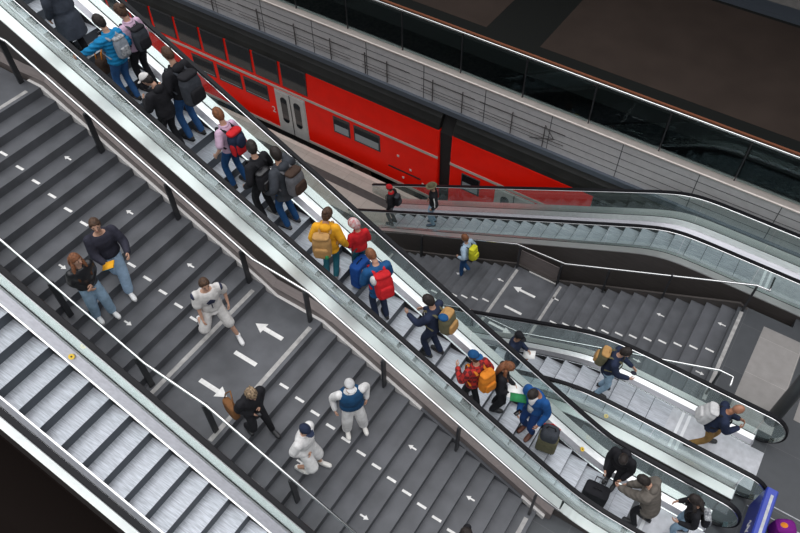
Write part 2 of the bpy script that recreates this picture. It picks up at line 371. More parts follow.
# ------------------------------------------------------------------ escalators
def soft(u, w): return w*log(1+exp(u/w)) if u/w < 30 else u
class Esc: pass
def escalator(name, label, sgn, xb, xa, xe, yhn, ygn, ysn, ysf, ygf, yhf, yon, yof, hh, pitch, x_nose, dz, comb_x, w=.22, clad_near='bronze_clad', clad_depth=.9, glass_len=1.72, midf=.55):
    """sgn +1: climbs towards -X, -1: drops towards -X. xa..xe visible run (xa<xe)."""
    def zn(x): return sgn*soft((xb-x)*TG, w*TG)
    E_ = Esc(); E_.zn = zn
    t = thing('escalator', label, 'escalator', (xe, (yhn+yhf)/2, 0))
    ox, oy = xe, (yhn+yhf)/2; name_far = yhn < 2
    def O(b, nm, m, smooth=False, **k):
        o = b.obj(nm, m, t, smooth, **k); o.location = (-ox, -oy, 0); return o
    xs = []; x = xa
    while x < xe-1e-6:
        xs.append(x); x += .8 if abs(x-xb) > 1.6 and x < xb else .12
    xs.append(xe)
    def sweep(sec, nm, m, x0=None, x1=None, smooth=False):
        X = [q for q in xs if (x0 is None or q > x0) and (x1 is None or q < x1)]
        if x0 is not None: X = [x0]+X
        if x1 is not None: X = X+[x1]
        b = MB(); b.strip([[(q, y, zn(q)+z) for y, z in sec] for q in X]); return O(b, nm, m, smooth)
    # outer decks, inner decks, skirts
    sweep([(yon, dz-.03), (ygn-.012, dz-.03), (ygn-.012, dz), (yon, dz)], 'outer_deck', 'deck_white')
    sweep([(ygf+.012, dz-.03), (yof, dz-.03), (yof, dz), (ygf+.012, dz)], 'outer_deck', 'deck_white')
    for g, s_ in ((ygn, ysn), (ygf, ysf)):
        q = 1 if s_ > g else -1
        mid = g+(s_-g)*midf
        sweep([(g-.012, dz-.08), (g+q*.012*0+.012, dz-.08), (g+.012, dz-.004), (g-.012, dz-.004)], 'glass_channel', 'black_gap')
        sweep([(g+q*.013, dz-.03), (mid, dz-.05), (mid, dz-.03), (g+q*.013, dz)], 'inner_deck', 'deck_steel')
        sweep([(mid, dz-.07), (s_-q*.004, -.035), (s_-q*.004, .0), (mid, dz-.034)], 'skirt', 'skirt_steel')
        sweep([(s_-q*.022, -.0), (s_+q*.004, .0), (s_+q*.004, .022), (s_-q*.022, .022)], 'skirt_edge', 'rail_steel' if q < 0 or name_far else 'skirt_steel')
        sweep([(s_-q*.02, -.5), (s_+q*.0, -.5), (s_+q*.0, -.005), (s_-q*.02, -.005)], 'skirt_base', 'black_gap')
    # cladding
    sweep([(yon, -clad_depth), (yon+.03, -clad_depth), (yon+.03, dz-.032), (yon, dz-.032)], 'side_cladding', clad_near)
    sweep([(yof-.03, -clad_depth), (yof, -clad_depth), (yof, dz-.032), (yof-.03, dz-.032)], 'side_cladding', 'bronze_clad')
    sweep([(yon+.03, -clad_depth), (yof-.03, -clad_depth), (yof-.03, -clad_depth+.03), (yon+.03, -clad_depth+.03)], 'underside', 'bronze_clad')
    # steps
    x = x_nose; k = 0
    while x > xa:
        if x < comb_x:
            if sgn > 0:
                z = zn(x); zz = zn(x-pitch)
                b = MB(); b.box(x-pitch-.004, x-.004, ysn+.004, ysf-.004, z-.04, z, 0)
                b.box(x-.03, x, ysn+.004, ysf-.004, z-.26, z-.001, 1)
            else:
                z = zn(x)+.012
                b = MB(); b.box(x+.004, x+pitch+.004, ysn+.004, ysf-.004, z-.04, z, 0)
                b.box(x, x+.03, ysn+.004, ysf-.004, z-.26, z-.001, 1); b.box(x-.003, x+.009, ysn+.005, ysf-.005, z-.03, z+.0015, 1)
            o = b.obj('step', ['step_steel', 'riser_steel'], t); o.location = (-ox, -oy, 0); k += 1
        x -= pitch
    if comb_x < xe:
        b = MB(); b.box(comb_x-.02, xe+.28, ysn+.0, ysf-.0, -.04, .004); O(b, 'floor_plate', 'comb_steel')
        for dx in ((.02, .14) if sgn > 0 else (.20, .33)):
            b = MB(); b.box(comb_x+dx, comb_x+dx+.06, ysn+.01, ysf-.01, .0045, .007); O(b, 'comb_line', 'comb_light')
    # handrails with glass
    for yh, yg in ((yhn, ygn), (yhf, ygf)):
        # glass panes
        x = xe-.05; first = True
        while x > xa+.01:
            x2 = max(xa, x-glass_len); n = 8
            X = [x-.012-(x-x2-.012)*i/n for i in range(n+1)]
            b = MB()
            b.strip([[(q, yg-.006, zn(q)+dz-.03), (q, yg+.006, zn(q)+dz-.03), (q, yh+.006, zn(q)+hh-.035), (q, yh-.006, zn(q)+hh-.035)] for q in X])
            O(b, 'glass_panel', GL); x = x2
        path = [Vector((q, zn(q)+hh)) for q in xs]
        # newel at xe
        rr = (hh-.02)/2
        ex = xe+.02
        newel = [Vector((ex+rr*.95*sin(a), hh-rr+rr*cos(a))) for a in [pi*i/14 for i in range(15)]]
        loop = path+newel+[Vector((xe-.12, hh-2*rr))]
        def band(P, wid, th, off, nm, m):
            secs = []
            for i, p in enumerate(P):
                tt = (P[min(i+1, len(P)-1)]-P[max(i-1, 0)]).normalized(); nn = Vector((-tt.y, tt.x))
                a = p+nn*off; c = a-nn*th
                h0 = max(0, min(1, (a.y-zn(min(a.x, xe)))/hh)); yy = yg+(yh-yg)*h0
                secs.append([(a.x, yy-wid*.42, a.y+nn.y*0), (a.x, yy+wid*.42, a.y), (a.x-nn.x*th*.4, yy+wid*.5, a.y-nn.y*th*.4), (c.x, yy+wid*.5, c.y), (c.x, yy-wid*.5, c.y), (a.x-nn.x*th*.4, yy-wid*.5, a.y-nn.y*th*.4)])
            b = MB(); b.strip(secs); return O(b, nm, m)
        band(loop, .085, .035, .0, 'handrail', 'rubber')
        band(path+newel[:12], .105, .014, -.037, 'handrail_track', 'rail_steel')
        # glass disc of newel
        b = MB(); pts = [(p.x, p.y) for p in newel]; pts = [(xe-.04, hh-.04)]+[(ex+(rr-.04)*.95*sin(pi*i/14), hh-rr+(rr-.04)*cos(pi*i/14)) for i in range(15)]+[(xe-.04, .14)]
        b.prism(pts, 'y', yg-.006+(yh-yg)*.5, yg+.006+(yh-yg)*.5); O(b, 'newel_glass', GL)
    for y0, y1 in ((yon, ysn), (ysf, yof)):
        b = MB(); b.box(xe, xe+.012, y0, y1, -.01, dz); O(b, 'deck_end', 'skirt_steel')
    E_.t = t; return E_
M1 = escalator('escalator', 'long crowded escalator carrying people up towards the upper left', 1, 0.0, -16.5, 2.08, 5.66, 5.70, 5.86, 6.70, 6.95, 6.99, 5.50, 7.12, .90, .35, -4.45+.35*15, .12, .92)
E0 = escalator('escalator', 'empty escalator at the lower left corner beside the staircase', 1, 0.0, -13, 2.33, .90, .92, 1.11, 2.04, 2.24, 2.28, .79, 2.40, .90, .35, -6.37+.35*21, .12, .92, midf=.18)
E2 = escalator('escalator', 'middle escalator beside the right staircase, its handrail ending in a round loop', -1, -1.10, -10.6, 2.32, 7.68, 7.74, 7.95, 8.85, 9.07, 9.09, 7.52, 9.22, .95, .40, -.07+.40*2, .12, .73, w=.3)
E3 = escalator('escalator', 'escalator at the far side going down to the platform, below the grey panelled wall', -1, -.97, -10.6, 4.6, 12.66, 12.69, 12.88, 13.58, 13.95, 14.03, 12.49, 14.22, .95, .40, 1.10, .12, 1.10, w=.26, clad_depth=2.0)
# deck filler between long escalator and its neighbour
# balustrade ledges beside the left staircase
def ledge(nm, y0, y1, dz0, dz1, m, x0, x1, z_fn=None):
    X = [x0+(x1-x0)*i/24 for i in range(25)]
    f = z_fn or M1.zn
    b = MB(); b.strip([[(q, y0, f(q)+dz0), (q, y1, f(q)+dz0), (q, y1, f(q)+dz1[1]), (q, y0, f(q)+dz1[0])] for q in X]); return b.obj(nm, m, kind='structure')
def nosing(x):
    if x < XU: return 32*R1
    if x < XU+15*T1: return 32*R1-(x-XU)*R1/T1
    if x < XL: return 16*R1
    return max(0, 16*R1-(x-XL)*R1/T1)
ledge('trim_11', YB+.002, YB+.055, -.25, (.0, .0), 'stringer_sunlit', -11.6, -3.2, nosing)  # bright stretch of the ledge, sunlight painted as white
ledge('trim_14', YB+.002, YB+.055, -.25, (.0, .0), 'stair_stone', -3.2, -1.0, nosing)  # same ledge past the bright stretch, in stone colour
ledge('trim_15', YB+.002, YB+.13, -.1, (.03, .03), 'stringer_sunlit', -1.0, -.5, nosing)  # sunlit patch at the stair foot, painted as a white block
ledge('trim_12', YB+.057, YB+.185, -.5, (-.12, -.03), 'rose_clad', -16.5, -.4, lambda x: max(nosing(x)+.30, .35) if x > XU else nosing(x)+.2)
ledge('wall_near', .0, .78, -12, (-1.2, -1.2), 'void_dark', -13, 2.3, M1.zn)
# yellow round stickers
def disc(x, y, zf, r, parent, inv, m='yellow_sticker', nm='sticker'):
    t_ = atan2(zf(x+.05)-zf(x-.05), .1)
    b = MB(); b.cyl((0, 0, 0), r, .004, 20, 0); b.cyl((0, 0, .004), r*.3, .002, 12, 1)
    o = b.obj(nm, [m, 'black_gap'], parent); o.location = (x-inv[0], y-inv[1], zf(x)); o.rotation_euler = (0, -t_, 0)
i0 = (2.33, (.90+2.28)/2)
disc(-7.42, 2.12, lambda x: E0.zn(x)+.10, .045, E0.t, i0)
i1 = (2.08, (5.66+6.99)/2)
disc(-.45, 6.80, lambda x: M1.zn(x)+.10, .045, M1.t, i1)
i2 = (2.32, (7.68+9.09)/2)
disc(-.35, 7.85, lambda x: E2.zn(x)+.105, .045, E2.t, i2)
# wall beside far escalator above the stair: handled by its side cladding
# ------------------------------------------------------------------ blue board
t = thing('blue_barrier', 'long blue board with pale stripe and white lettering at the foot of the escalators', 'sign', (2.66, 7.66, 0))
b = MB(); b.prism([(0, 0), (.20, 0), (.20, .88), (.18, .90), (.02, .90), (0, .88)], 'y', -2.9, 0); b.obj('panel', 'sign_blue', t)
b = MB(); b.box(-.006, -.0005, -2.86, -.04, .06, .84); b.obj('face', 'sign_blue_dark', t)
b = MB(); b.box(.09, .14, -2.85, -.12, .9005, .905); b.obj('stripe', 'sign_grey', t)
b = MB(); random.seed(3)
for i in range(7):
    y = -.55-.30*i; pts = [(-.012, y-.03-.24*j/7, .50+.09*sin(j*1.9+i*2.3)+.03*cos(i)) for j in range(8)]
    b.tube(pts, .012, 6)
b.obj('lettering', 'paint_white', t)
# ------------------------------------------------------------------ trains
def coach(name, label, x0, x1, uppers, lowers, doors):
    Y = 15.02; ox = x0
    t = thing('train_coach', label, 'train', (x0, Y+1.35, -5.2))
    def O(b, nm, m, parent=t, smooth=False):
        o = b.obj(nm, m, parent, smooth)
        if parent is t: o.location = (-x0, -Y-1.35, 5.2)
        return o
    prof = [(Y+.10, -4.64), (Y, -4.56), (Y, -2.2), (Y+.03, -1.50)]
    prof = prof+[(2*Y+2.7-y, z) for y, z in prof[::-1]]
    b = MB(); b.prism(prof, 'x', x0, x1); o = O(b, 'body', 'train_red'); bevel(o, .05, 3)
    rp = [(Y+.015, -1.52), (Y+.05, -1.34), (Y+.16, -1.12), (Y+.36, -.92), (Y+.7, -.72), (Y+1.35, -.6)]
    rp = rp+[(2*Y+2.7-y, z) for y, z in rp[-2::-1]]
    b = MB(); b.prism(rp, 'x', x0+.02, x1-.02); o = O(b, 'roof', 'train_roof'); bevel(o, .04, 2)
    b = MB(); b.box(x0+.01, x1-.01, Y-.012, Y+.01, -2.68, -2.58); O(b, 'stripe', 'train_cream')
    b = MB(); b.box(x0+.01, x1-.01, Y-.010, Y+.1, -4.62, -4.50); O(b, 'skirt', 'train_cream')
    b = MB(); b.box(x0+.3, x1-.3, Y+.12, Y+2.4, -5.0, -4.6); O(b, 'underframe', 'gangway_rubber')
    for (a, c) in uppers:
        z0, z1 = -2.42, -1.54
        b = MB(); b.box(a-.03, c+.03, Y-.016, Y+.05, z0-.03, z1+.03); f = O(b, 'window_frame', 'window_frame')
        b = MB(); b.box(a, c, Y-.022, Y-.017, z0, z1); b.obj('pane', 'train_window', f)
    for (a, c) in lowers:
        z0, z1 = -3.47, -2.84
        b = MB(); b.box(a-.04, c+.04, Y-.016, Y+.01, z0-.04, z1+.04); f = O(b, 'window_frame', 'window_frame'); bevel(f, .03, 2)
        b = MB(); b.box(a, c, Y-.022, Y-.017, z0, z1); b.obj('pane', 'train_window', f)
        b = MB(); b.box(a+.02, c-.02, Y-.026, Y-.0225, z0+.03, z0+.33 if a > -15 else z0+.05); b.obj('blind', 'window_blind', f)
    for a in doors:
        b = MB(); b.box(a-.68, a+.68, Y-.014, Y+.04, -4.56, -2.72); d = O(b, 'door_frame', 'train_grey')
        for s in (-1, 1):
            b = MB(); b.box(a+s*.33-.31, a+s*.33+.31, Y-.03, Y-.0145, -4.6, -2.78); o = b.obj('door', 'train_grey', d); bevel(o, .01)
            pts = [(a+s*.30+.15*cos(q)*(1), -3.55+(.42 if sin(q) > 0 else -.42)+.15*sin(q)) for q in [2*pi*i/20 for i in range(20)]]
            b = MB(); b.prism(pts, 'y', Y-.036, Y-.0305); b.obj('door_window', 'train_window', d)
        b = MB(); b.box(a-.012, a+.012, Y-.038, Y-.031, -4.6, -2.78); b.obj('door_seal', 'gangway_rubber', d)
    for bx in (x0+2.3, x1-2.3):
        b = MB()
        b.box(bx-1.5, bx+1.5, Y+.12, Y+2.5, -5.30, -4.7)
        bg = O(b, 'bogie', 'gangway_rubber')
        for w_ in (-.9, .9):
            b = MB(); b.prism([(bx+w_+.4*cos(q), -4.96+.4*sin(q)) for q in [2*pi*i/24 for i in range(24)]], 'y', Y+.10, Y+.24); b.obj('wheel', 'rust_rail', bg)
    return t, O
up = [(-18.62-1.23*k, -17.62-1.23*k) for k in range(0, 6)]
up = [(-14.97-1.22*k, -13.95-1.22*k) for k in range(0, 10)]
tA, OA = coach('train_coach', 'red double-deck coach with grey doors and dark upper windows on the left', -33, -8.66, up, [(-16.88, -15.83), (-18.15, -17.1), (-19.4, -18.4), (-12.85, -12.22), (-11.98, -10.97)], [-14.78, -29.5])
tB, OB = coach('train_coach', 'red double-deck coach on the right, partly hidden behind the far escalator', -8.22, 16, [(-3.45, -2.6), (-2.2, -1.2), (-.9, .1)], [(-7.72, -7.12), (-4.2, -3.2)], [-5.85])
b = MB(); b.prism([(15.2, -4.9), (15.10, -1.6), (15.5, -.8), (16.4, -.66), (17.3, -.8), (17.65, -1.6), (17.6, -4.9)], 'x', -8.65, -8.23)
g = b.obj('gangway', 'gangway_rubber'); tag(g, 'black rubber gangway joining the two red coaches', 'train gangway')
FM = Matrix(((1, 0, 0, 0), (0, 0, -1, 0), (0, 1, 0, 0), (0, 0, 0, 1)))
for x, z, s, tx in ((-15.62, -3.75, .36, '2'), (-15.15, -2.95, .22, '2')):
    text_mesh(tx, s, 'number_pale', tA, Matrix.Translation((x+33, -1.35-.02-.012, z+5.2)) @ FM, 'number')
b = MB(); b.box(-10.6, -9.3, 15.0, 15.016, -3.95, -3.9); OA(b, 'vent', 'gangway_rubber')
for x, z in ((-10.2, -3.3), (-9.7, -3.7), (-10.0, -4.2), (-9.2, -4.1)):
    b = MB(); b.box(x-.04, x+.04, 15.0, 15.016, z-.04, z+.04); OA(b, 'access_hatch', 'number_pale')
# ------------------------------------------------------------------ people
def remesh(mb, voxel=.014, smooth=4):
    me = mb.mesh('tmp', ['skin']); o = bpy.data.objects.new('tmp', me); COL.objects.link(o)
    m = o.modifiers.new('r', 'REMESH'); m.mode = 'VOXEL'; m.voxel_size = voxel; m.adaptivity = 0
    if smooth: s = o.modifiers.new('s', 'SMOOTH'); s.factor = .5; s.iterations = smooth
    dg = bpy.context.evaluated_depsgraph_get(); dg.update()
    r = bpy.data.meshes.new_from_object(o.evaluated_get(dg)); bpy.data.objects.remove(o); r.materials.clear()
    r.polygons.foreach_set('use_smooth', [True]*len(r.polygons)); return r
def setmat(me, m): me.materials.append(MATS[m]); return me
def ik(a, c, l1, l2, pole):
    d = c-a; D = min(max(d.length, .06), (l1+l2)*.995); u = d.normalized()
    if d.length > (l1+l2)*.995: c = a+u*D
    q = (l1*l1-l2*l2+D*D)/(2*D); h = sqrt(max(l1*l1-q*q, 1e-6))
    pp = (pole-u*pole.dot(u))
    pp = pp.normalized() if pp.length > 1e-4 else Vector((0, 0, 1))
    return a+u*q+pp*h, c
def limb(mb, P, R, n=12, sub=5):
    """smooth tube through joints P with radii R"""
    pts = []; rs = []
    for i in range(len(P)-1):
        for k in range(sub):
            t = k/sub; pts.append(P[i].lerp(P[i+1], t)); rs.append(R[i]*(1-t)+R[i+1]*t)
    pts.append(P[-1]); rs.append(R[-1])
    for _ in range(2):
        q = pts[:]
        for i in range(1, len(pts)-1): q[i] = (pts[i-1]+pts[i]*2+pts[i+1])/4
        pts = q
    mb.tube(pts, rs, n); mb.ell(pts[0], (rs[0],)*3, n=10, k=6); mb.ell(pts[-1], (rs[-1],)*3, n=10, k=6)

HAIRC = {'brown': (.075, .038, .02), 'dark': (.018, .012, .01), 'auburn': (.20, .075, .03), 'blond': (.30, .20, .11), 'grey': (.3, .29, .28)}
for k, c in HAIRC.items(): mat('hair_'+k, c, .6, var=.45, vscale=30, bump=.9, bscale=60)
class Per: pass
def person(label, x, y, z, yaw, H=1.74, feet=None, hands=None, lean=.06, head=(.2, 0), hip=None, group=None,
           top=None, sleeve='top', hem=-.02, bulk=.022, puffy=0, zip_=None, shirt=None, hood=False, collar=True, vest=None,
           legs=None, wide=1.0, shorts=False, shoes=(.02, .02, .022), hair='brown', style='short', hat=None, hatc=None, female=False, skin='skin', grip=(.5, .5), stance=.09, belly=0):
    """local frame: +X forward, +Y left, metres for a 1.74 m body; yaw in degrees"""
    s = H/1.74
    if hat in ('cap', 'backcap'): style = style
    root = thing('person', label, 'person', (x, y, z), radians(yaw), group); root.scale = (s, s, s)
    P = Per(); P.root = root; P.s = s
    feet = feet or ((.02, stance, 0), (-.02, -stance, 0))
    fl, fr = [Vector(f) for f in feet]
    hipz = hip if hip else .915-max(0, .5*abs(fl.x-fr.x)**2)
    lo = min(fl.z, fr.z)
    hc = Vector(((fl.x+fr.x)/2, (fl.y+fr.y)/2*.6, hipz + (min(fl.z, fr.z)+ (0 if hip else 0))))
    def sp(d, f=0, l=0):
        a = lean*(.35+.65*min(1, max(0, d)/.3)) if d > 0 else lean*.35
        # integrate bend
        nseg = 8; p = Vector((0, 0, 0)); dd = d/nseg
        for i in range(nseg):
            aa = lean*(.3+.7*min(1, max(0, (i+.5)*dd)/.4)); p += Vector((sin(aa), 0, cos(aa)))*dd
        aa = lean*(.3+.7*min(1, max(0, d)/.4))
        return hc+p+Vector((cos(aa), 0, -sin(aa)))*f+Vector((0, l, 0)), aa
    sw = .165 if female else .185
    secs = [(-.06, .085, .125, 0), (.0, .10, .160, 0), (.07, .10, .158, 0), (.17, .088, .130 if female else .142, 0), (.28, .108, .150, .005), (.38, .108, .165, 0), (.455, .088, .15, -.01), (.50, .062, .09, -.012), (.53, .052, .056, -.008), (.60, .05, .052, .01)]
    def torso(mb, off, d0=None, d1=None, flare=0, k=1.0, bl=0):
        rings = []
        S_ = [q for q in secs if (d0 is None or q[0] > d0) and (d1 is None or q[0] < d1)]
        def at(d):
            for i in range(len(secs)-1):
                if secs[i][0] <= d <= secs[i+1][0]:
                    t = (d-secs[i][0])/(secs[i+1][0]-secs[i][0]); return (d,)+tuple(secs[i][j]*(1-t)+secs[i+1][j]*t for j in (1, 2, 3))
            return (d, secs[0][1]+.0, secs[0][2]+.02, 0) if d < 0 else secs[-1]
        if d0 is not None:
            dd = d0; ext = []
            while dd < -.06: ext.append((dd, .11, .155, 0)); dd += .12
            S_ = ([at(d0)] if not ext else ext)+S_
        if d1 is not None: S_ = S_+[at(d1)]
        for (d, rx, ry, f) in S_:
            c, aa = sp(d, f); o = off+flare*max(0, .1-d)+bl*exp(-((d-.12)/.12)**2)
            u = Vector((cos(aa), 0, -sin(aa))); v = Vector((0, 1, 0)); rings.append([c+u*(rx+o)*cos(t)+v*(ry+o)*sin(t) for t in [2*pi*j/20 for j in range(20)]])
        mb.strip(rings)
    # joints
    SH = {1: sp(.435, -.012, sw)[0], -1: sp(.435, -.012, -sw)[0]}
    HP = {1: hc+Vector((0, .085, -.03)), -1: hc+Vector((0, -.085, -.03))}
    hands = hands or ((.05, .25, .84), (.05, -.25, .84))
    W = {}; EL = {}; KN = {}; AN = {}
    for sd, t_ in ((1, hands[0]), (-1, hands[1])):
        T = Vector(t_) if not isinstance(t_, str) else Vector((.05, .24*sd, .84))
        e, wv = ik(SH[sd], T, .285, .255, Vector((-.7, .55*sd, -.75))); EL[sd] = e; W[sd] = wv
    for sd, f in ((1, fl), (-1, fr)):
        an = f+Vector((-.03, 0, .085)); k_, a_ = ik(HP[sd], an, .43, .42, Vector((1, .08*sd, .1))); KN[sd] = k_; AN[sd] = a_
    P.W = {1: W[1], -1: W[-1]}
    # ---- body
    mb = MB(); torso(mb, 0)
    for sd in (1, -1):
        limb(mb, [SH[sd], EL[sd], W[sd]], [.05, .039, .026]); limb(mb, [HP[sd], KN[sd], AN[sd]], [.083, .052, .038])
        f = fl if sd > 0 else fr
        mb.tube([AN[sd]+Vector((-.02, 0, 0)), f+Vector((-.05, 0, .04)), f+Vector((.06, .0, .035)), f+Vector((.15, .01*sd, .022))], [.036, .036, .04, .026], 10)
        # palm
        d = (W[sd]-EL[sd]).normalized(); side = Vector((0, 0, 1)); side = (side-d*side.dot(d)); side = side.normalized() if side.length > .2 else Vector((1, 0, 0))
        nrm = d.cross(side)
        if nrm.y*sd > 0: nrm = -nrm   # palm faces inward
        pc = W[sd]+d*.05
        mb.tube([W[sd]-d*.01, W[sd]+d*.03, W[sd]+d*.075, W[sd]+d*.092], [(.028, .022), (.040, .017), (.042, .016), (.034, .012)], 12)
        if abs(side.z) < .99: pass
    # neck + head
    nk, aa = sp(.56, 0); hp = head[0]+lean*.6; hy = head[1]
    R = Matrix.Rotation(hy, 3, 'Z') @ Matrix.Rotation(hp, 3, 'Y')
    hcn = nk+R@Vector((.018, 0, .155)); P.head = hcn; P.R = R
    def hf(d):
        v = 1.0
        if d.z < -.1: v *= 1-.16*min(1, (-d.z-.1))*(1 if abs(d.y) > .2 else .6)
        if d.x < -.3: v *= 1.03
        return v
    mb.tube([nk-Vector((0, 0, .05)), nk+Vector((0, 0, .02)), hcn-R@Vector((.01, 0, .05))], [.055, .052, .052], 12)
    mb.ell(hcn, (.098, .077, .122), R, 20, 14, fn=hf)
    mb.ell(hcn+R@Vector((.035, 0, -.082)), (.05, .042, .034), R)        # chin
    mb.tube([hcn+R@Vector((.092, 0, .018)), hcn+R@Vector((.106, 0, -.006)), hcn+R@Vector((.112, 0, -.024)), hcn+R@Vector((.095, 0, -.034))], [.008, .011, .015, .012], 8)
    for sd in (1, -1): mb.ell(hcn+R@Vector((-.008, .078*sd, -.008)), (.02, .011, .032), R)
    body = remesh(mb, .0125, 3); setmat(body, skin)
    ex = MB()
    for sd in (1, -1):
        d = (W[sd]-EL[sd]).normalized(); side = Vector((0, 0, 1))-d*d.z
        side = side.normalized() if side.length > .2 else Vector((1, 0, 0))
        nrm = d.cross(side)
        if nrm.y*sd > 0: nrm = -nrm
        g = grip[0 if sd > 0 else 1]
        for i, ln in enumerate((.068, .078, .073, .058)):
            b0 = W[sd]+d*.082+side*(.028-.0185*i); a1 = .5*g; a2 = 1.6*g; a3 = 2.6*g
            p1 = b0+(d*cos(a1)+nrm*sin(a1))*ln*.45; p2 = p1+(d*cos(a2)+nrm*sin(a2))*ln*.33; p3 = p2+(d*cos(a3)+nrm*sin(a3))*ln*.25
            ex.tube([b0-d*.02, b0, p1, p2, p3], [.0095, .0095, .009, .0085, .0065], 7)
        b0 = W[sd]+d*.03+side*.032
        ex.tube([b0-side*.012, b0+d*.02+side*.018+nrm*.012, b0+d*.045+side*.018+nrm*.026, b0+d*.065+side*.008+nrm*.034], [.012, .012, .0105, .008], 7)
    fm = ex.mesh('f', [skin], True); 
    ex2 = MB()
    for sd in (1, -1): ex2.ell(hcn+R@Vector((.087, .030*sd, .020)), (.010, .014, .008), R, 8, 6)
    em = ex2.mesh('e', ['eye'], True)
    ex3 = MB(); ex3.ell(hcn+R@Vector((.090, 0, -.055)), (.010, .022, .006), R, 8, 6); lm = ex3.mesh('l', ['lips'], True)
    bm = bmesh.new(); bm.from_mesh(body)
    for i, q in enumerate((fm, em, lm)):
        n0 = len(bm.faces); bm.from_mesh(q); bm.faces.ensure_lookup_table()
        for fc in bm.faces[n0:]: fc.material_index = i
    bm.to_mesh(body); bm.free(); body.materials.append(MATS['eye']); body.materials.append(MATS['lips'])
    link('body', body, root)
    P.sp = sp; P.hc = hc; P.off = bulk
    # ---- trousers
    if legs:
        mb = MB(); torso(mb, .012, -.06, .09)
        for sd in (1, -1):
            a, k_, c = HP[sd], KN[sd], AN[sd]
            if shorts: limb(mb, [a, k_, k_.lerp(c, .12)], [.105, .10*wide, .105*wide])
            else: limb(mb, [a, k_, c+Vector((0, 0, .0))], [.098, .066*wide, .056*wide*1.02])
        me = remesh(mb, .016, 3); setmat(me, legs); link('shorts' if shorts else 'trousers', me, root)
    # ---- shoes
    cm = 'shoe_%d_%d_%d' % tuple(int(c*99) for c in shoes); mat(cm, shoes, .5)
    for sd, f in ((1, fl), (-1, fr)):
        mb = MB()
        mb.tube([f+Vector((-.10, 0, .045)), f+Vector((-.07, 0, .05)), f+Vector((.02, 0, .052)), f+Vector((.10, .008*sd, .04)), f+Vector((.165, .012*sd, .032)), f+Vector((.185, .012*sd, .03))],
                [(.030, .028), (.045, .038), (.046, .042), (.036, .048), (.028, .042), (.012, .02)], 12)
        mb.tube([f+Vector((-.03, 0, .05)), f+Vector((-.03, 0, .12))], [.046, .046], 10)
        me = remesh(mb, .012, 2); setmat(me, cm); sh = link('shoe', me, root)
        b = MB(); b.prism([(f.x+px, f.y+py*sd) for px, py in ((-.105, -.025), (-.105, .025), (-.03, .04), (.10, .055), (.17, .04), (.19, .012), (.17, -.02), (.10, -.036), (-.03, -.034))][::1 if sd > 0 else -1], 'z', f.z+.0, f.z+.022); b.obj('sole', 'sole_pale' if sum(shoes) > .25 else 'rubber', sh)
    # ---- top
    def topmesh(off, d0, d1, slv, flare=0, seg=0):
        mb = MB(); torso(mb, off, d0, d1, flare, bl=belly)
        if slv > 0:
            for sd in (1, -1):
                e, w_ = EL[sd], W[sd]
                if slv >= 1: limb(mb, [SH[sd], e, e.lerp(w_, .97)], [.056+off*.9, .046+off*.8, .034+off*.55])
                else: limb(mb, [SH[sd], SH[sd].lerp(e, slv)], [.056+off, .055+off*1.2])
        elif slv == 0:
            for sd in (1, -1): mb.ell(SH[sd]*.93+sp(.38)[0]*.07, (.07, .05, .07))
        return mb
    if top:
        slv = {'top': 1, 'short': .75, 'none': 0}[sleeve]
        me = remesh(topmesh(bulk, hem, .515 if collar else .49, slv, flare=(.10 if hem < -.25 else .05)), .016, 4)
        if puffy:
            for v in me.vertices:
                q = v.co.z if abs(v.co.y) < .25 else v.co.z
                n_ = v.normal; v.co += n_*puffy*sin(q*2*pi/.075)
        setmat(me, top); tj = link('jacket' if sleeve == 'top' else 'shirt', me, root); P.top = tj
        if hood:
            b = MB(); c, aa = sp(.50, -.085); b.ell(c, (.075, .115, .085)); me = remesh(b, .016, 2); setmat(me, top); link('hood', me, tj)
        if collar:
            b = MB(); c, aa = sp(.515, -.005); pts = []
            rings = []
            for t in range(17):
                a_ = .6+2*pi*t/16*(1-.19); q = c+Vector((.072*cos(a_), .078*sin(a_), .0)); pts.append(q)
            b.tube(pts, .022, 8); b.obj('collar', top, tj, True)
    if vest:
        me = remesh(topmesh(bulk+.030, hem+.02, .505, 0), .016, 3); setmat(me, vest); link('vest', me, root)
    if shirt:
        b = MB()
        rings = []
        for d in (.02, .14, .26, .38, .47, .51):
            rx = [q for q in secs if q[0] <= d][-1][1]
            c, aa = sp(d, rx+bulk-.048); rings.append([c+Vector((cos(aa)*.066*cos(t), .074*(1-.2*abs(d-.2))*sin(t), -sin(aa)*.066*cos(t))) for t in [2*pi*j/12 for j in range(12)]])
        b.strip(rings); b.obj('shirt', shirt, root, True)
    # ---- hair and hats
    hm = 'hair_'+hair
    def cap_mesh(sc, cut, drop=.80, noise_=0.0, seed=0, nn=(30, 22), tilt=.45):
        vs = MB()
        def fn(d):
            lim = d.z+tilt*(-d.x)
            base = 1.0
            if lim < cut: return drop
            return sc+(noise_*noise.noise(Vector((d.x, d.y, d.z))*6+Vector((seed, 0, 0))) if noise_ else 0)
        vs.ell(hcn+R@Vector((-.004, 0, .004)), (.098, .080, .122), R, nn[0], nn[1], fn=fn); return vs
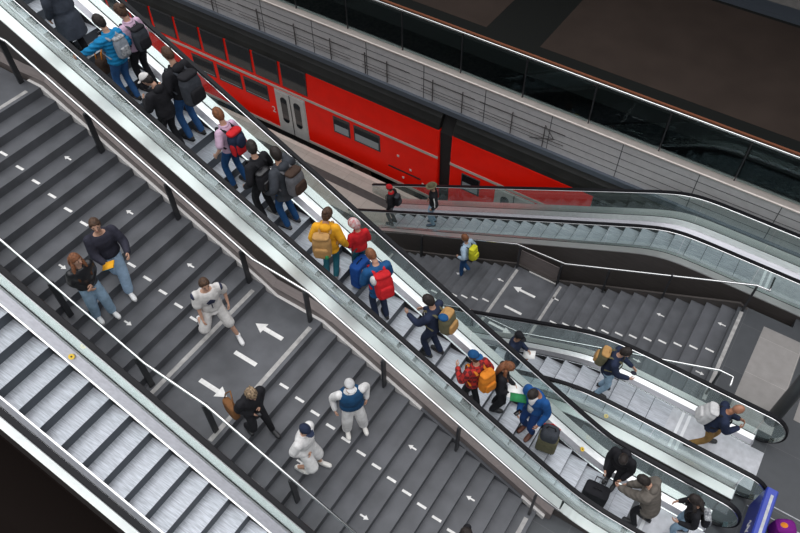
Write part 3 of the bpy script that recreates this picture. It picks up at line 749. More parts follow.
    if style != 'bald':
        if style == 'curly':
            o = cap_mesh(1.22, .0, .8, .35, x).obj('hair', hm, root, True)
        elif style == 'thin': cap_mesh(1.06, -.25, .85, .04, x).obj('hair', hm, root, True)
        else:
            mbh = cap_mesh(1.14 if not hat else 1.06, -.30 if style == 'short' else -.4, .8, .07, x+y, tilt=.9)
            if style == 'long':
                c1 = hcn+R@Vector((-.075, 0, .03)); c2, _ = sp(.46, -.09-bulk); c3, _ = sp(.26, -.125-bulk)
                mbh.tube([c1, (c1+c2)/2+Vector((-.02, 0, 0)), c2, c3], [(.045, .072), (.036, .092), (.032, .088), (.012, .05)], 12)
                for sd in (1, -1):
                    a1 = hcn+R@Vector((-.01, .075*sd, .0)); a2, _ = sp(.48, .02, .10*sd); a3, _ = sp(.30, .10+bulk, .11*sd)
                    mbh.tube([a1, a2, a3], [.03, .04, .015], 8)
            if style == 'bun': mbh.ell(hcn+R@Vector((-.09, 0, .08)), (.05, .05, .045))
            if style == 'pony':
                c1 = hcn+R@Vector((-.10, 0, .03)); mbh.tube([c1, c1+Vector((-.05, 0, -.06)), c1+Vector((-.05, 0, -.18)), c1+Vector((-.03, 0, -.26))], [.02, .035, .03, .01], 8)
            mbh.obj('hair', hm, root, True)
    if hat:
        if hat in ('cap', 'backcap'):
            m2 = cap_mesh(1.19, .30, .8, 0, nn=(28, 22), tilt=0.0)
            o = m2.obj('cap', hatc, root, True)
            sg = 1 if hat == 'cap' else -1
            b = MB(); pts = [(.085*sg, -.075), (.135*sg, -.062), (.175*sg, -.03), (.182*sg, 0), (.175*sg, .03), (.135*sg, .062), (.085*sg, .075)]
            b.prism(pts, 'z', .036, .046); me = b.mesh('brim', [hatc]); me.transform(Matrix.Translation(hcn) @ R.to_4x4()); link('brim', me, o)
        elif hat == 'beanie':
            cap_mesh(1.20, .05, .8, .03, nn=(26, 20), tilt=.15).obj('beanie', hatc, root, True)
        elif hat == 'brimhat':
            o = cap_mesh(1.2, .25, .8, 0, nn=(26, 20), tilt=0).obj('hat', hatc, root, True)
            b = MB(); b.prism([(.17*cos(t), .15*sin(t)) for t in [2*pi*i/24 for i in range(24)]], 'z', .03, .042); me = b.mesh('brim', [hatc]); me.transform(Matrix.Translation(hcn) @ R.to_4x4()); link('brim', me, o)
        elif hat == 'hood':
            m2 = cap_mesh(1.35, -.35, .8, .05, nn=(26, 20), tilt=.7); m2.obj('hood', hatc, root, True)
    return P

def wpt(P, v):
    """local (unscaled) person point -> world"""
    r = P.root; return Matrix.Translation(r.location) @ Matrix.Rotation(r.rotation_euler.z, 4, 'Z') @ Matrix.Scale(P.s, 4) @ Vector(v)
def rbox_mesh(lx, ly, lz, taper=.8, n=4, vox=.014):
    """soft box centred at x,y; base z=0"""
    b = MB(); rings = []
    for t, k in ((0, .80), (.06, .95), (.3, 1), (.7, .97), (.9, taper), (1, taper*.7)):
        rings.append([(lx/2*k*abs(cos(a))**.55*(1 if cos(a) > 0 else -1), ly/2*k*abs(sin(a))**.55*(1 if sin(a) > 0 else -1), lz*t) for a in [2*pi*i/24 for i in range(24)]])
    b.strip(rings); me = remesh(b, vox, 3); return me
def backpack(P, label, m, m2=None, size=(.17, .30, .46), strapm=None, low=0, group=None, side=0, extra=None):
    lx, ly, lz = size; off = P.off
    c, aa = P.sp(.46-lz+low if lz < .5 else -.03+low, 0)
    cb, a2 = P.sp(.30, -.11-off-lx/2+.01, side)
    base = Vector((cb.x, cb.y, 0)); zb = P.sp(.46, 0)[0].z-lz+low
    Rm = Matrix.Rotation(a2, 4, 'Y')
    top = P.sp(.42+low, -.10-off-lx/2, side)[0]
    t = thing('backpack', label, 'backpack', group=group)
    M = Matrix.Translation(P.root.location) @ Matrix.Rotation(P.root.rotation_euler.z, 4, 'Z') @ Matrix.Scale(P.s, 4)
    t.matrix_world = M @ Matrix.Translation(top) @ Rm @ Matrix.Translation((0, 0, -lz+.05))
    me = rbox_mesh(lx, ly, lz); setmat(me, m); link('bag', me, t)
    me = rbox_mesh(lx*.4, ly*.78, lz*.45, .9); setmat(me, m2 or m); o = link('front_pocket', me, t); o.location = (-lx*.5, 0, lz*.10)
    me = rbox_mesh(lx*.9, ly*.9, lz*.16, .7); setmat(me, m2 or m); o = link('top_flap', me, t); o.location = (0, 0, lz*.86)
    for sd in (1, -1):
        b = MB(); pts = []
        for (d, f) in ((.44, -.13-off), (.495, -.03), (.47, .10+off*.5), (.40, .118+off), (.28, .125+off), (.16, .09+off), (.12, -.06-off)):
            q = P.sp(d, f, (.095 if d > .2 else .15+off*(f < .1))*sd)[0]; pts.append(q)
        b.tube(pts, [(.010, .026)]*7, 8)
        me = b.mesh('strap', [strapm or m], True); o = link('strap', me, t)
        o.matrix_local = t.matrix_world.inverted() @ M
    b = MB(); b.tube([(-.02, -.03, 0), (-.02, -.03, .035), (-.02, .03, .035), (-.02, .03, 0)], .007, 6); o = b.obj('grab_handle', m2 or m, t); o.location = (lx*.3, 0, lz*.98)
    if extra:
        for (nm, ms, loc, sz) in extra:
            b = MB(); b.ell((0, 0, 0), sz); o = b.obj(nm, ms, t, True); o.location = loc
    return t
def suitcase(label, x, y, z, yaw, m, size=(.24, .42, .60), hand=None, tilt=0, m2='rubber', soft_=False):
    lx, ly, lz = size
    t = thing('suitcase', label, 'suitcase', (x, y, z), radians(yaw)); t.rotation_euler = (0, tilt, radians(yaw))
    b = MB(); rings = []
    for q, k in ((.0, .90), (.03, .98), (.08, 1), (.92, 1), (.97, .98), (1, .90)):
        rings.append([(lx/2*k*abs(cos(a))**.35*(1 if cos(a) > 0 else -1), ly/2*k*abs(sin(a))**.35*(1 if sin(a) > 0 else -1), .05+lz*q) for a in [2*pi*(i+.5)/32 for i in range(32)]])
    b.strip(rings); b.obj('shell', m, t, True)
    for k in range(5):
        b = MB(); yy = -ly*.32+ly*.16*k; b.box(-lx/2-.006, -lx/2+.004, yy-.008, yy+.008, .12, lz-.05); b.obj('rib', m2 if soft_ else m, t)
    for sx_ in (1, -1):
        for sy_ in (1, -1):
            b = MB(); b.prism([(sx_*(lx/2-.04)+.025*cos(a), .025+.025*sin(a)) for a in [2*pi*i/14 for i in range(14)]], 'y', sy_*(ly/2-.06)-.012, sy_*(ly/2-.06)+.012); b.obj('wheel', 'rubber', t)
    hh = .30
    b = MB()
    for sy_ in (1, -1): b.tube([(lx/2-.03, sy_*.10, lz), (lx/2-.03, sy_*.10, lz+hh)], .008, 6)
    b.tube([(lx/2-.03, -.11, lz+hh), (lx/2-.03, .11, lz+hh)], .014, 8); b.obj('pull_handle', 'post_dark', t)
    b = MB(); b.tube([(0, -.08, lz+.04), (0, -.07, lz+.075), (0, .07, lz+.075), (0, .08, lz+.04)], .010, 6); b.obj('grab_handle', m2, t)
    return t
for nm, c in dict(dusk=(.028, .028, .042), black=(.014, .014, .017), charcoal=(.045, .05, .06), navy=(.018, .026, .055), jeans=(.025, .085, .22), jeans_blue=(.012, .06, .17), jeans_light=(.26, .38, .50), jeans_pale=(.30, .42, .56),
    puffer_blue=(.01, .20, .42), blue_jacket=(.012, .075, .20), blazer=(.012, .075, .24), suit_trousers=(.012, .045, .16), yellow=(.75, .36, .02), tan=(.42, .24, .09), lilac=(.55, .38, .50), white=(.72, .71, .70), offwhite=(.62, .60, .58),
    vest_blue=(.012, .06, .14), red=(.50, .015, .02), orange=(.62, .20, .02), olive=(.13, .12, .07), parka=(.13, .115, .10), khaki=(.26, .15, .05), grey_pack=(.26, .29, .33), grey_light=(.55, .55, .55), dark_brown=(.05, .03, .022),
    lime=(.62, .60, .03), denim_pale=(.38, .50, .62), green=(.03, .22, .08), suit_blue=(.012, .065, .27), teal=(.02, .12, .16), purple=(.16, .01, .18), brown_leather=(.20, .09, .035), grey_mid=(.12, .12, .13), slate_coat=(.055, .065, .085)).items():
    cloth('c_'+nm, c)
mat('sole_pale', (.6, .6, .6), .7); mat('paper', (.85, .85, .83), .7); mat('phone', (.01, .01, .012), .15); mat('print_navy', (.02, .025, .06), .8); mat('leather_black', (.012, .012, .014), .3)
plaid_mat('c_plaid', (.42, .02, .015), (.12, .01, .012))
cloth('c_pattern', (.30, .30, .32), col=None) if False else mat('c_pattern', (.06, .07, .09), .85, col2=(.45, .46, .47), vscale=26)
mat('c_floral', (.62, .60, .60), .85, col2=(.45, .08, .08), vscale=22)
mat('curly', (.05, .03, .02), .7, col2=(.42, .30, .18), vscale=28); MATS['hair_curly'] = MATS['curly']

def tz(E_, x, pitch, xn, sgn=1):
    k = math.floor((x-xn)/pitch)
    return E_.zn(xn+(k+1)*pitch) if sgn > 0 else E_.zn(xn+k*pitch)+.012
XN1 = -4.45
def m1z(x): return tz(M1, x, .35, XN1) if x < .92 else .004
def e2z(x): return tz(E2, x, .40, -.07+.8, -1) if x < .92 else .004
def e3z(x): return tz(E3, x, .40, 1.10, -1)
def m1c(x):  # centre of the tread below x
    k = math.floor((x-XN1)/.35); return XN1+(k+.5)*.35
def up1(x, y, **k):
    xc = m1c(x)
    if 'feet' not in k: k['feet'] = ((-.02, .10, 0), (-.02, -.10, 0))
    return xc, y, m1z(xc), 180
def held(nm, label, cat, parts, loc, rz=0, group=None):
    t = thing(nm, label, cat, loc, rz, group)
    for pn, mbx, m in parts: mbx.obj(pn, m, t, True)
    return t
PP = {}
def ride(key, label, x, y, **k):
    yaw = k.pop('yaw', 180); xc = m1c(x); zz = m1z(xc)
    PP[key] = person(label, xc, y, zz, yaw, **k); return PP[key]
# --- the long crowded escalator, from the top
ride('coat', 'person in long dark blue-grey coat standing highest on the crowded escalator', -11.05, 6.12, H=1.8, top='c_slate_coat', hem=-.50, bulk=.04, legs='c_black', hair='dark', hands=((.05, .26, .84), (.18, -.25, .95)))
P = ride('lilac', 'woman in lilac top with dark backpack near the top of the crowded escalator', -9.95, 6.55, H=1.66, female=True, top='c_lilac', hem=-.02, legs='c_black', hair='brown', style='bun', head=(.3, .3), lean=.08)
backpack(P, 'dark backpack on the back of the woman in lilac', 'c_charcoal', 'c_black', size=(.18, .30, .44))
P = ride('puffer', 'woman in bright blue puffer jacket stretching one hand onto the black handrail', -9.72, 6.12, H=1.68, female=True, top='c_puffer_blue', puffy=.006, bulk=.035, hem=-.06, legs='c_jeans', hair='dark', head=(.35, .2), lean=.12, hands=((.46, .52, 1.02), (.16, -.25, .98)), grip=(.8, .5))
backpack(P, 'small grey patterned backpack on the blue puffer jacket', 'c_grey_pack', 'c_pattern', size=(.15, .25, .38), side=-.03)
P = ride('blackcap', 'person in black jacket with a white and grey patterned cap, head bowed', -8.75, 5.98, H=1.62, top='c_black', bulk=.035, hem=-.08, legs='c_black', hair='dark', hat='cap', hatc='c_offwhite', head=(.5, .5), lean=.2, hands=((.28, .16, 1.15), (.28, -.12, 1.1)), hood=True)
P = ride('bigpack', 'man in black jacket and blue jeans carrying a big dark backpack', -8.72, 6.42, H=1.84, top='c_black', bulk=.035, hem=-.04, legs='c_jeans', hair='brown', style='thin', head=(.25, 0), hands=((.22, .2, 1.05), (.2, -.2, 1.05)), feet=((.02, .11, 0), (-.02, -.12, 0)), hood=True)
backpack(P, 'big dark grey backpack on the tall man in blue jeans', 'c_charcoal', 'c_black', size=(.24, .36, .55))
P = ride('auburn', 'auburn-haired woman in jeans with a navy and red backpack', -7.68, 6.28, H=1.68, female=True, top='c_lilac', sleeve='short', bulk=.018, legs='c_jeans_blue', hair='auburn', head=(.3, -.1), lean=.1, hands=((.10, .27, .88), (.2, -.24, .95)), feet=((.06, .11, 0), (-.06, -.13, 0)))
backpack(P, 'navy backpack with red side panels on the auburn-haired woman', 'c_navy', 'c_red', size=(.20, .33, .50), strapm='c_black', extra=[('side_panel', 'c_red', (-.02, .145, .16), (.07, .03, .15)), ('side_panel', 'c_red', (-.02, -.145, .16), (.07, .03, .15)), ('back_panel', 'c_navy', (-.12, 0, .30), (.05, .11, .14))])
P = ride('black7', 'person all in black with a black shoulder bag and white-soled shoes', -6.92, 6.17, H=1.74, top='c_black', bulk=.03, hem=-.08, legs='c_black', hair='dark', head=(.2, -.5), shoes=(.1, .1, .1), lean=.08, hands=((.12, .25, .9), (.2, -.22, 1.0)), feet=((.03, .09, 0), (-.05, -.12, 0)))
backpack(P, 'black bag hanging low at the back of the person all in black', 'c_black', 'leather_black', size=(.17, .32, .38), side=.10, low=-.06)
P = ride('grey8', 'man in dark grey coat and blue jeans reaching one arm up to the far handrail', -6.62, 6.38, H=1.80, top='c_charcoal', bulk=.045, hem=-.18, legs='c_jeans_blue', hair='dark', head=(.1, -.2), shoes=(.05, .05, .06), lean=.08, hands=((.15, .28, .95), (.36, -.42, 1.12)), hood=True, feet=((.02, .11, 0), (.0, -.11, 0)))
backpack(P, 'dark brown-grey backpack on the man in the dark grey coat', 'c_grey_mid', 'c_dark_brown', size=(.21, .34, .48), side=-.03)
P = ride('yellow', 'woman with hair bun in a yellow jacket carrying a tan backpack', -5.58, 6.14, yaw=118, H=1.68, female=True, top='c_yellow', bulk=.04, hem=-.14, legs='c_teal', hair='brown', style='bun', head=(.3, -.5), shoes=(.25, .2, .2), lean=.05, hands=((.1, .25, .9), (.05, -.32, .86)), hood=True)
backpack(P, 'tan backpack with a small green charm on the yellow jacket', 'c_tan', 'c_tan', size=(.22, .34, .50), side=.05, extra=[('charm', 'c_green', (-.15, -.10, .10), (.03, .035, .05))])
P = ride('scarf', 'small person in red with a white and red patterned headscarf beside the yellow jacket', -5.40, 6.56, yaw=150, H=1.46, female=True, top='c_red', legs='c_teal', hair='dark', hat='hood', hatc='c_floral', head=(.3, .8), hands=((.2, .12, 1.05), (.2, -.16, .95)), feet=((-.0, .07, 0), (-.0, -.07, 0)))
suitcase('blue suitcase standing beside the woman in the yellow jacket', -5.22, 6.40, m1z(-5.22), 180, 'c_suit_blue', (.22, .40, .56))
P = ride('redpack', 'person in blue jacket bending forward under a bright red backpack', -4.62, 6.16, yaw=150, H=1.74, top='c_blue_jacket', bulk=.035, hem=-.14, legs='c_navy', hair='auburn', style='thin', head=(.4, .3), lean=.3, hands=((.3, .18, 1.0), (.3, -.15, 1.0)))
backpack(P, 'bright red backpack with a rolled white towel on top', 'c_red', 'c_red', size=(.22, .33, .50), extra=[('towel', 'c_grey_light', (.02, .16, .40), (.08, .06, .09))])
P = ride('olive', 'person in dark navy clothes with a wide olive and tan backpack', -3.62, 6.30, H=1.74, top='c_navy', bulk=.03, hem=-.04, legs='c_navy', hair='dark', head=(.25, .3), lean=.15, hands=((.42, .16, 1.12), (.3, -.18, 1.0)), feet=((.06, .08, 0), (-.08, -.10, 0)))
backpack(P, 'olive backpack with a blue front on the navy-clad person', 'c_olive', 'c_tan', size=(.24, .34, .46), side=-.05, extra=[('front_panel', 'c_blue_jacket', (.0, .10, .44), (.10, .08, .05))])
P = ride('plaid', 'person in red plaid shirt and blue cap turning aside on the escalator', -2.50, 6.02, yaw=160, H=1.76, top='c_plaid', bulk=.03, hem=-.06, legs='c_black', hair='brown', hat='backcap', hatc='c_blue_jacket', head=(.2, .35), lean=.08, hands=((.28, .18, 1.15), (.12, -.25, .95)))
backpack(P, 'orange backpack on the red plaid shirt', 'c_orange', 'c_orange', size=(.20, .30, .46), side=-.06)
P = ride('folder', 'woman with long reddish-brown hair in black clothes holding papers', -2.02, 6.34, H=1.64, female=True, yaw=25, top='c_black', bulk=.022, hem=-.03, legs='c_black', wide=1.25, hair='auburn', style='long', head=(.35, -.4), lean=.08, hands=((.26, -.06, 1.04), (.24, -.22, 1.0)))
w_ = wpt(P, (.30, -.22, 1.05))
b = MB(); b.box(-.15, .15, -.11, .11, 0, .004); b2 = MB(); b2.box(-.10, .20, -.17, -.02, .006, .016)
t = held('folder', 'white papers on a green folder held by the long-haired woman', 'folder', [('paper', b, 'paper'), ('cover', b2, 'c_green')], w_, .4); t.rotation_euler = (.3, .2, .5)
P = ride('blazer', 'man in bright blue blazer and white shirt looking down at his phone', -1.50, 6.40, H=1.82, yaw=-105, top='c_blazer', bulk=.03, hem=-.06, shirt='c_white', legs='c_suit_trousers', hair='dark', style='thin', skin='skin_tan', shoes=(.14, .05, .03), head=(.65, 0), lean=.12, hands=((.17, .27, .90), (.30, -.10, 1.05)), collar=False)
w_ = wpt(P, (.37, -.07, 1.10)); b = MB(); b.box(-.075, .075, -.036, .036, -.004, .004); held('phone', 'phone in the hand of the man in the blue blazer', 'phone', [('screen', b, 'phone')], w_, 1.2)
suitcase('grey-green suitcase standing next to the man in the blue blazer', -1.05, 6.36, m1z(-1.05), 100, 'c_olive', (.24, .38, .44))
t = thing('bag', 'black bag with a red edge lying on top of the grey-green suitcase', 'bag', (-1.05, 6.36, m1z(-1.05)+.50), radians(100))
me = rbox_mesh(.30, .34, .28); setmat(me, 'c_charcoal'); link('body', me, t); b = MB(); b.tube([(.10, -.16, .2), (.15, 0, .22), (.10, .16, .2)], .012, 6); b.obj('trim', 'c_red', t); b = MB(); b.tube([(0, -.1, .24), (0, -.06, .36), (0, .06, .36), (0, .1, .24)], .012, 6); b.obj('handle', 'c_black', t)
P = ride('black16', 'person in black seen from above, holding a black suitcase near the foot', .12, 6.66, H=1.62, yaw=-100, top='c_black', bulk=.035, hem=-.1, legs='c_black', hair='dark', head=(.6, .3), lean=.3, hands=((.25, .20, .90), (.30, -.16, .92)), hood=True)
suitcase('black quilted suitcase on the steps beside the person in black', .12, 6.12, m1z(.12), 95, 'c_black', (.28, .46, .50))
P = ride('parka', 'person in grey-brown parka leaning over with one arm stretched forward', 1.02, 6.24, H=1.72, yaw=175, top='c_parka', bulk=.055, hem=-.2, puffy=.004, legs='c_black', hair='dark', head=(.5, .2), lean=.45, hands=((.62, .12, .95), (.55, -.02, .80)), hood=True, feet=((.05, .12, 0), (-.12, -.12, 0)))
P = ride('longhair', 'woman with long dark hair in black top and light blue jeans at the foot', 1.66, 6.40, H=1.68, female=True, yaw=200, top='c_black', bulk=.022, hem=.0, legs='c_jeans_light', hair='dark', style='long', head=(.3, -.2), lean=.15, hands=((.22, .2, 1.0), (.22, -.2, 1.0)), feet=((.10, .09, 0), (-.12, -.09, 0)))
backpack(P, 'black backpack with a pale patterned front on the long-haired woman', 'c_black', 'c_pattern', size=(.14, .28, .34), side=.10)
# handbag on the step beside the blue puffer
t = thing('handbag', 'dark brown handbag with orange handles on a step near the top', 'bag', (-10.48, 6.22, m1z(-10.48)), .4)
me = rbox_mesh(.22, .40, .30, .85); setmat(me, 'c_dark_brown'); link('body', me, t)
for s_ in (1, -1):
    b = MB(); b.tube([(.05*s_, -.12, .26), (.06*s_, -.09, .40), (.06*s_, 0, .46), (.06*s_, .09, .40), (.05*s_, .12, .26)], .012, 8); b.obj('handle', 'c_orange', t, True)
suitcase('dark suitcase with a long pull handle on a high step of the crowded escalator', -10.62, 6.52, m1z(-10.62), 180, 'c_grey_mid', (.18, .28, .26))
# --- middle escalator
P = person('man in dark flat cap and navy coat holding a sheet of paper', -2.66, 8.20, e2z(-2.66), 5, H=1.74, top='c_navy', bulk=.03, hem=-.2, legs='c_navy', hair='dark', hat='cap', hatc='c_black', head=(.1, -.4), hands=((.28, .08, 1.12), (.26, -.14, 1.05)))
w_ = wpt(P, (.36, -.02, 1.14)); b = MB(); b.box(-.13, .13, -.10, .10, -.002, .002); t = held('paper_sheet', 'white sheet of paper held by the man in the dark flat cap', 'paper', [('sheet', b, 'paper')], w_, .3); t.rotation_euler = (.1, -.3, .3)
P = person('dark-haired man in navy jacket and light jeans riding up with a tan backpack', -.66, 8.42, e2z(-.66), 8, H=1.76, top='c_navy', bulk=.03, hem=-.1, legs='c_jeans_light', hair='dark', head=(.25, 0), lean=.25, hands=((.34, .16, 1.0), (.34, -.14, 1.0)), feet=((-.04, .10, 0), (-.06, -.12, 0)))
backpack(P, 'tan and olive backpack of the man in navy jacket and light jeans', 'c_olive', 'c_tan', size=(.20, .30, .42))
b = MB(); b.ell((0, 0, 0), (.06, .045, .03)); held('glove', 'small dark glove held in front of the man in navy with the tan backpack', 'glove', [('glove', b, 'c_dusk')], wpt(P, (.42, .02, 1.0)))
P = person('bald man in navy jacket and brown trousers stepping off the middle escalator', 1.46, 8.36, .004, 18, H=1.76, top='c_navy', bulk=.035, hem=-.08, legs='c_khaki', style='bald', skin='skin_tan', head=(.35, .1), lean=.38, hands=((.36, .06, 1.12), (.36, -.10, 1.05)), feet=((.14, .10, 0), (-.22, -.10, 0)), shoes=(.02, .02, .03))
backpack(P, 'white and grey backpack on the bald man', 'c_grey_light', 'c_grey_light', size=(.22, .32, .46), strapm='c_black')
# --- far escalator
P = person('man in black jacket with white sleeve stripe and light jeans on the far escalator', -7.68, 13.17, e3z(-7.68), 215, H=1.76, top='c_black', bulk=.028, legs='c_jeans_light', hair='grey', hat='brimhat', hatc='c_olive', head=(.2, .2), hands=((.05, .22, .88), (.1, -.22, .9)), shoes=(.03, .05, .1))
for sd in (1, -1):
    b = MB(); q = [P.sp(.45, .0, .26*sd)[0], P.sp(.3, -.02, .305*sd)[0], P.sp(.12, -.02, .315*sd)[0]]; b.tube(q, .016, 6); b.obj('sleeve_stripe', 'paper', P.top)
P = person('person in black with a red hat on the far escalator, nearest the train', -9.18, 13.12, e3z(-9.18), 190, H=1.70, top='c_black', bulk=.03, legs='c_grey_mid', hair='dark', hat='beanie', hatc='c_red', head=(.2, 0), hood=False)
b = MB(); c_, _ = P.sp(.52, 0); b.ell(c_, (.10, .11, .06)); b.obj('scarf', 'c_red', P.root, True)
backpack(P, 'black backpack under the red hat', 'c_black', 'c_charcoal', size=(.17, .28, .40))
# --- right staircase
P = person('man in pale denim jacket and blue jeans climbing the right staircase', -5.66, 11.66, right_z(-5.66), 178, H=1.72, top='c_denim_pale', bulk=.028, hem=-.02, legs='c_jeans', hair='auburn', head=(.15, .3), lean=.1, shoes=(.7, .7, .7), feet=((.10, .09, -.157), (-.06, -.09, .0)), hip=.965, hands=((.12, .24, .90), (.16, -.22, .92)))
backpack(P, 'bright yellow-green backpack on the man in pale denim', 'c_lime', 'c_lime', size=(.20, .30, .44), strapm='c_charcoal')
# --- left staircase
def onstair(label, x, y, yaw, fa, fb, **k):
    """fa, fb: world x,y of left and right foot"""
    ya = radians(yaw); s = k.get('H', 1.74)/1.74
    def loc(px, py): dx, dy = px-x, py-y; return (dx*cos(ya)+dy*sin(ya))/s, (-dx*sin(ya)+dy*cos(ya))/s
    za, zb = left_z(fa[0]), left_z(fb[0]); z0 = min(za, zb)
    la, lb = loc(*fa), loc(*fb)
    return person(label, x, y, z0, yaw, feet=((la[0], la[1], (za-z0)/s), (lb[0], lb[1], (zb-z0)/s)), **k)
P = onstair('man in dark sweatshirt and pale jeans coming downstairs beside a woman', -8.06, 3.62, -20, (-7.93, 3.60), (-8.35, 3.80), H=1.67, top='c_dusk', bulk=.04, hem=-.06, legs='c_jeans_pale', wide=1.5, hair='brown', head=(-0.03, -.2), lean=.1, shoes=(.72, .72, .72), hands=((.26, .26, 1.12), (.24, -.12, 1.08)), hip=.965, collar=False)
b = MB(); b.box(-.10, .10, -.07, .07, -.012, .012); b3 = MB(); b3.box(-.10, .10, -.075, -.0705, -.012, .012)
t = held('book', 'yellow and blue paperback in the hand of the man in the dark sweatshirt', 'book', [('cover', b, 'c_yellow'), ('spine', b3, 'c_teal')], wpt(P, (.34, -.10, 1.12)), .5); t.rotation_euler = (.2, -.4, .6)
P = onstair('woman with very long brown hair in black leather jacket and blue jeans', -8.10, 3.08, -10, (-7.88, 3.18), (-8.02, 2.98), H=1.58, female=True, top='leather_black', bulk=.03, hem=.0, legs='c_jeans_light', wide=1.45, hair='auburn', style='long', head=(-0.03, .35), lean=.12, shoes=(.7, .7, .7), hands=((.28, .05, 1.05), (.26, -.05, 1.0)), hip=.965)
P = onstair('man in white and navy football jersey and white shorts stepping onto the landing', -6.66, 4.18, -28, (-6.30, 4.25), (-6.90, 4.02), H=1.64, top='c_offwhite', sleeve='short', bulk=.035, hem=-.12, legs='c_offwhite', shorts=True, hair='brown', head=(0.07, .1), lean=.12, shoes=(.7, .7, .7), hands=((.12, .27, .92), (.22, -.24, .86)), hip=.965, collar=False)
for nm, pts in (('chest_print', [(.33, -.08), (.40, 0), (.33, .08), (.27, .05), (.27, -.05)]),):
    b = MB(); vs = []
    for d, l in pts: vs.append(P.sp(d, .112+.042, l)[0])
    vs2 = [v+Vector((.008, 0, 0)) for v in vs]; n = len(vs)
    b.add(vs+vs2, [tuple(range(n)), tuple(range(n, 2*n))]+[(i, (i+1) % n, n+(i+1) % n, n+i) for i in range(n)]); b.obj(nm, 'print_navy', P.top)
c_, a_ = P.sp(.16, .148)
text_mesh('1', .17, 'print_navy', P.top, Matrix.Translation(c_) @ Matrix.Rotation(a_, 4, 'Y') @ Matrix(((0, 0, 1, 0), (1, 0, 0, 0), (0, 1, 0, 0), (0, 0, 0, 1))), 'number')
for sd in (1, -1):
    b = MB(); b.ell(P.sp(.43, -.01, .235*sd)[0], (.075, .045, .075)); b.obj('shoulder_panel', 'print_navy', P.top, True)
    b = MB(); w1 = P.W[sd]; 
P = onstair('person with curly blond-brown hair in black looking at a phone, brown bag at the side', -5.12, 3.22, -15, (-4.80, 3.30), (-5.12, 3.08), H=1.58, top='c_black', bulk=.035, hem=-.16, legs='c_black', hair='curly', style='curly', head=(0.27, 0), lean=.2, hands=((.28, .10, 1.06), (.30, -.08, 1.02)), hip=.95)
b = MB(); b.box(-.07, .07, -.035, .035, -.004, .004); held('phone', 'phone held by the curly-haired person in black', 'phone', [('screen', b, 'phone')], wpt(P, (.38, .0, 1.06)))
t = thing('shoulder_bag', 'brown leather shoulder bag hanging beside the curly-haired person', 'bag'); t.matrix_world = Matrix.Translation(wpt(P, (-.06, -.27, .78))) @ Matrix.Rotation(radians(75), 4, 'Z')
me = rbox_mesh(.14, .34, .32, .9); setmat(me, 'c_brown_leather'); link('body', me, t)
b = MB(); b.tube([(0, -.14, .28), (.03, -.10, .45), (.08, .0, .60), (.03, .1, .45), (0, .14, .28)], (.012), 8); b.obj('strap', 'c_brown_leather', t, True)
P = onstair('man in white sweater, white shorts and dark cap coming down the stairs', -4.18, 3.22, 10, (-3.96, 3.44), (-4.15, 3.12), H=1.60, top='c_white', bulk=.04, hem=-.05, legs='c_white', shorts=True, wide=1.15, hair='dark', hat='cap', hatc='c_navy', head=(0.12, -.3), lean=.1, shoes=(.7, .68, .64), hands=((.24, .0, 1.0), (.2, -.12, .98)), hip=.965)
P = onstair('man in blue quilted vest over a white shirt with a light grey cap', -3.90, 4.24, -40, (-3.76, 4.36), (-3.95, 4.14), H=1.64, top='c_white', bulk=.03, hem=.0, vest='c_vest_blue', legs='c_white', wide=1.6, hair='dark', hat='cap', hatc='c_grey_light', head=(-0.05, 0), lean=.05, shoes=(.7, .68, .64), hands=((-.02, .30, .98), (.02, -.28, .95)), hip=.965)
P = onstair('dark-haired person at the bottom edge of the picture on the lower steps', -1.42, 3.66, 10, (-1.30, 3.75), (-1.42, 3.58), H=1.60, top='c_black', legs='c_black', hair='dark', head=(-0.05, 0), hip=.965)
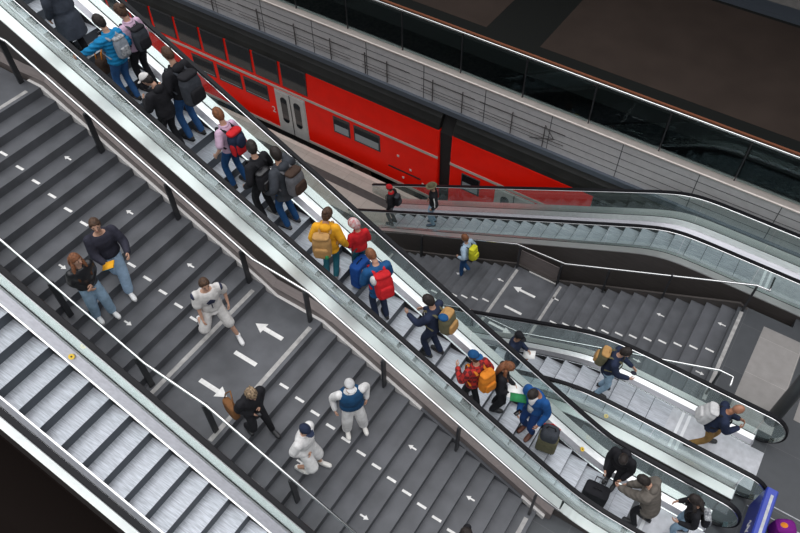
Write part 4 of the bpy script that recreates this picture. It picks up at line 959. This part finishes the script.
# purple bag at the right edge
t = thing('travel_bag', 'purple bag with an orange patch standing on the dark floor at the right edge', 'bag', (3.26, 7.42, 0), .5)
me = rbox_mesh(.40, .30, .42, .9); setmat(me, 'c_purple'); link('body', me, t)
b = MB(); b.ell((-.05, 0, .41), (.08, .06, .02)); b.obj('patch', 'c_orange', t, True)
# ------------------------------------------------------------------ light and camera
w = bpy.data.worlds.new('World'); SC.world = w; w.use_nodes = True; nt = w.node_tree; L = nt.links.new
bg = nt.nodes['Background']; tc = nt.nodes.new('ShaderNodeTexCoord'); sx = nt.nodes.new('ShaderNodeSeparateXYZ'); r = nt.nodes.new('ShaderNodeValToRGB')
L(tc.outputs['Generated'], sx.inputs[0]); L(sx.outputs['Z'], r.inputs[0]); L(r.outputs[0], bg.inputs[0])
e = r.color_ramp.elements; e[0].position = 0; e[0].color = (.02, .022, .025, 1); e[1].position = .82; e[1].color = (1, 1.0, 1.02, 1)
x = r.color_ramp.elements.new(.1); x.color = (.06, .062, .065, 1)
x = r.color_ramp.elements.new(.45); x.color = (.20, .205, .215, 1)
x = r.color_ramp.elements.new(.68); x.color = (.55, .56, .58, 1)
bg.inputs[1].default_value = 2.1
def area(name, loc, size, power, rot, col=(1, 1, 1)):
    l = bpy.data.lights.new(name, 'AREA'); l.shape = 'RECTANGLE'; l.size, l.size_y = size; l.energy = power; l.color = col
    o = bpy.data.objects.new(name, l); COL.objects.link(o); o.location = loc; o.rotation_euler = rot; return o
cam = bpy.data.cameras.new('Camera'); co = bpy.data.objects.new('Camera', cam); COL.objects.link(co); SC.camera = co
cam.sensor_width = 36; cam.lens = 724.6227/800*36; cam.shift_x = -23.8898/800; cam.shift_y = -1.8272/800; cam.clip_end = 300
co.matrix_world = Matrix(((0.84487125, -0.42473322, 0.3252603, 0), (0.534716, 0.65173614, -0.53788362, 0), (0.01647315, 0.6283643, 0.77774478, 13.34299), (0, 0, 0, 1)))
vs = SC.view_settings; vs.view_transform = 'Standard'; vs.look = 'None'; vs.gamma = 1; vs.use_curve_mapping = False; vs.exposure = 0.12
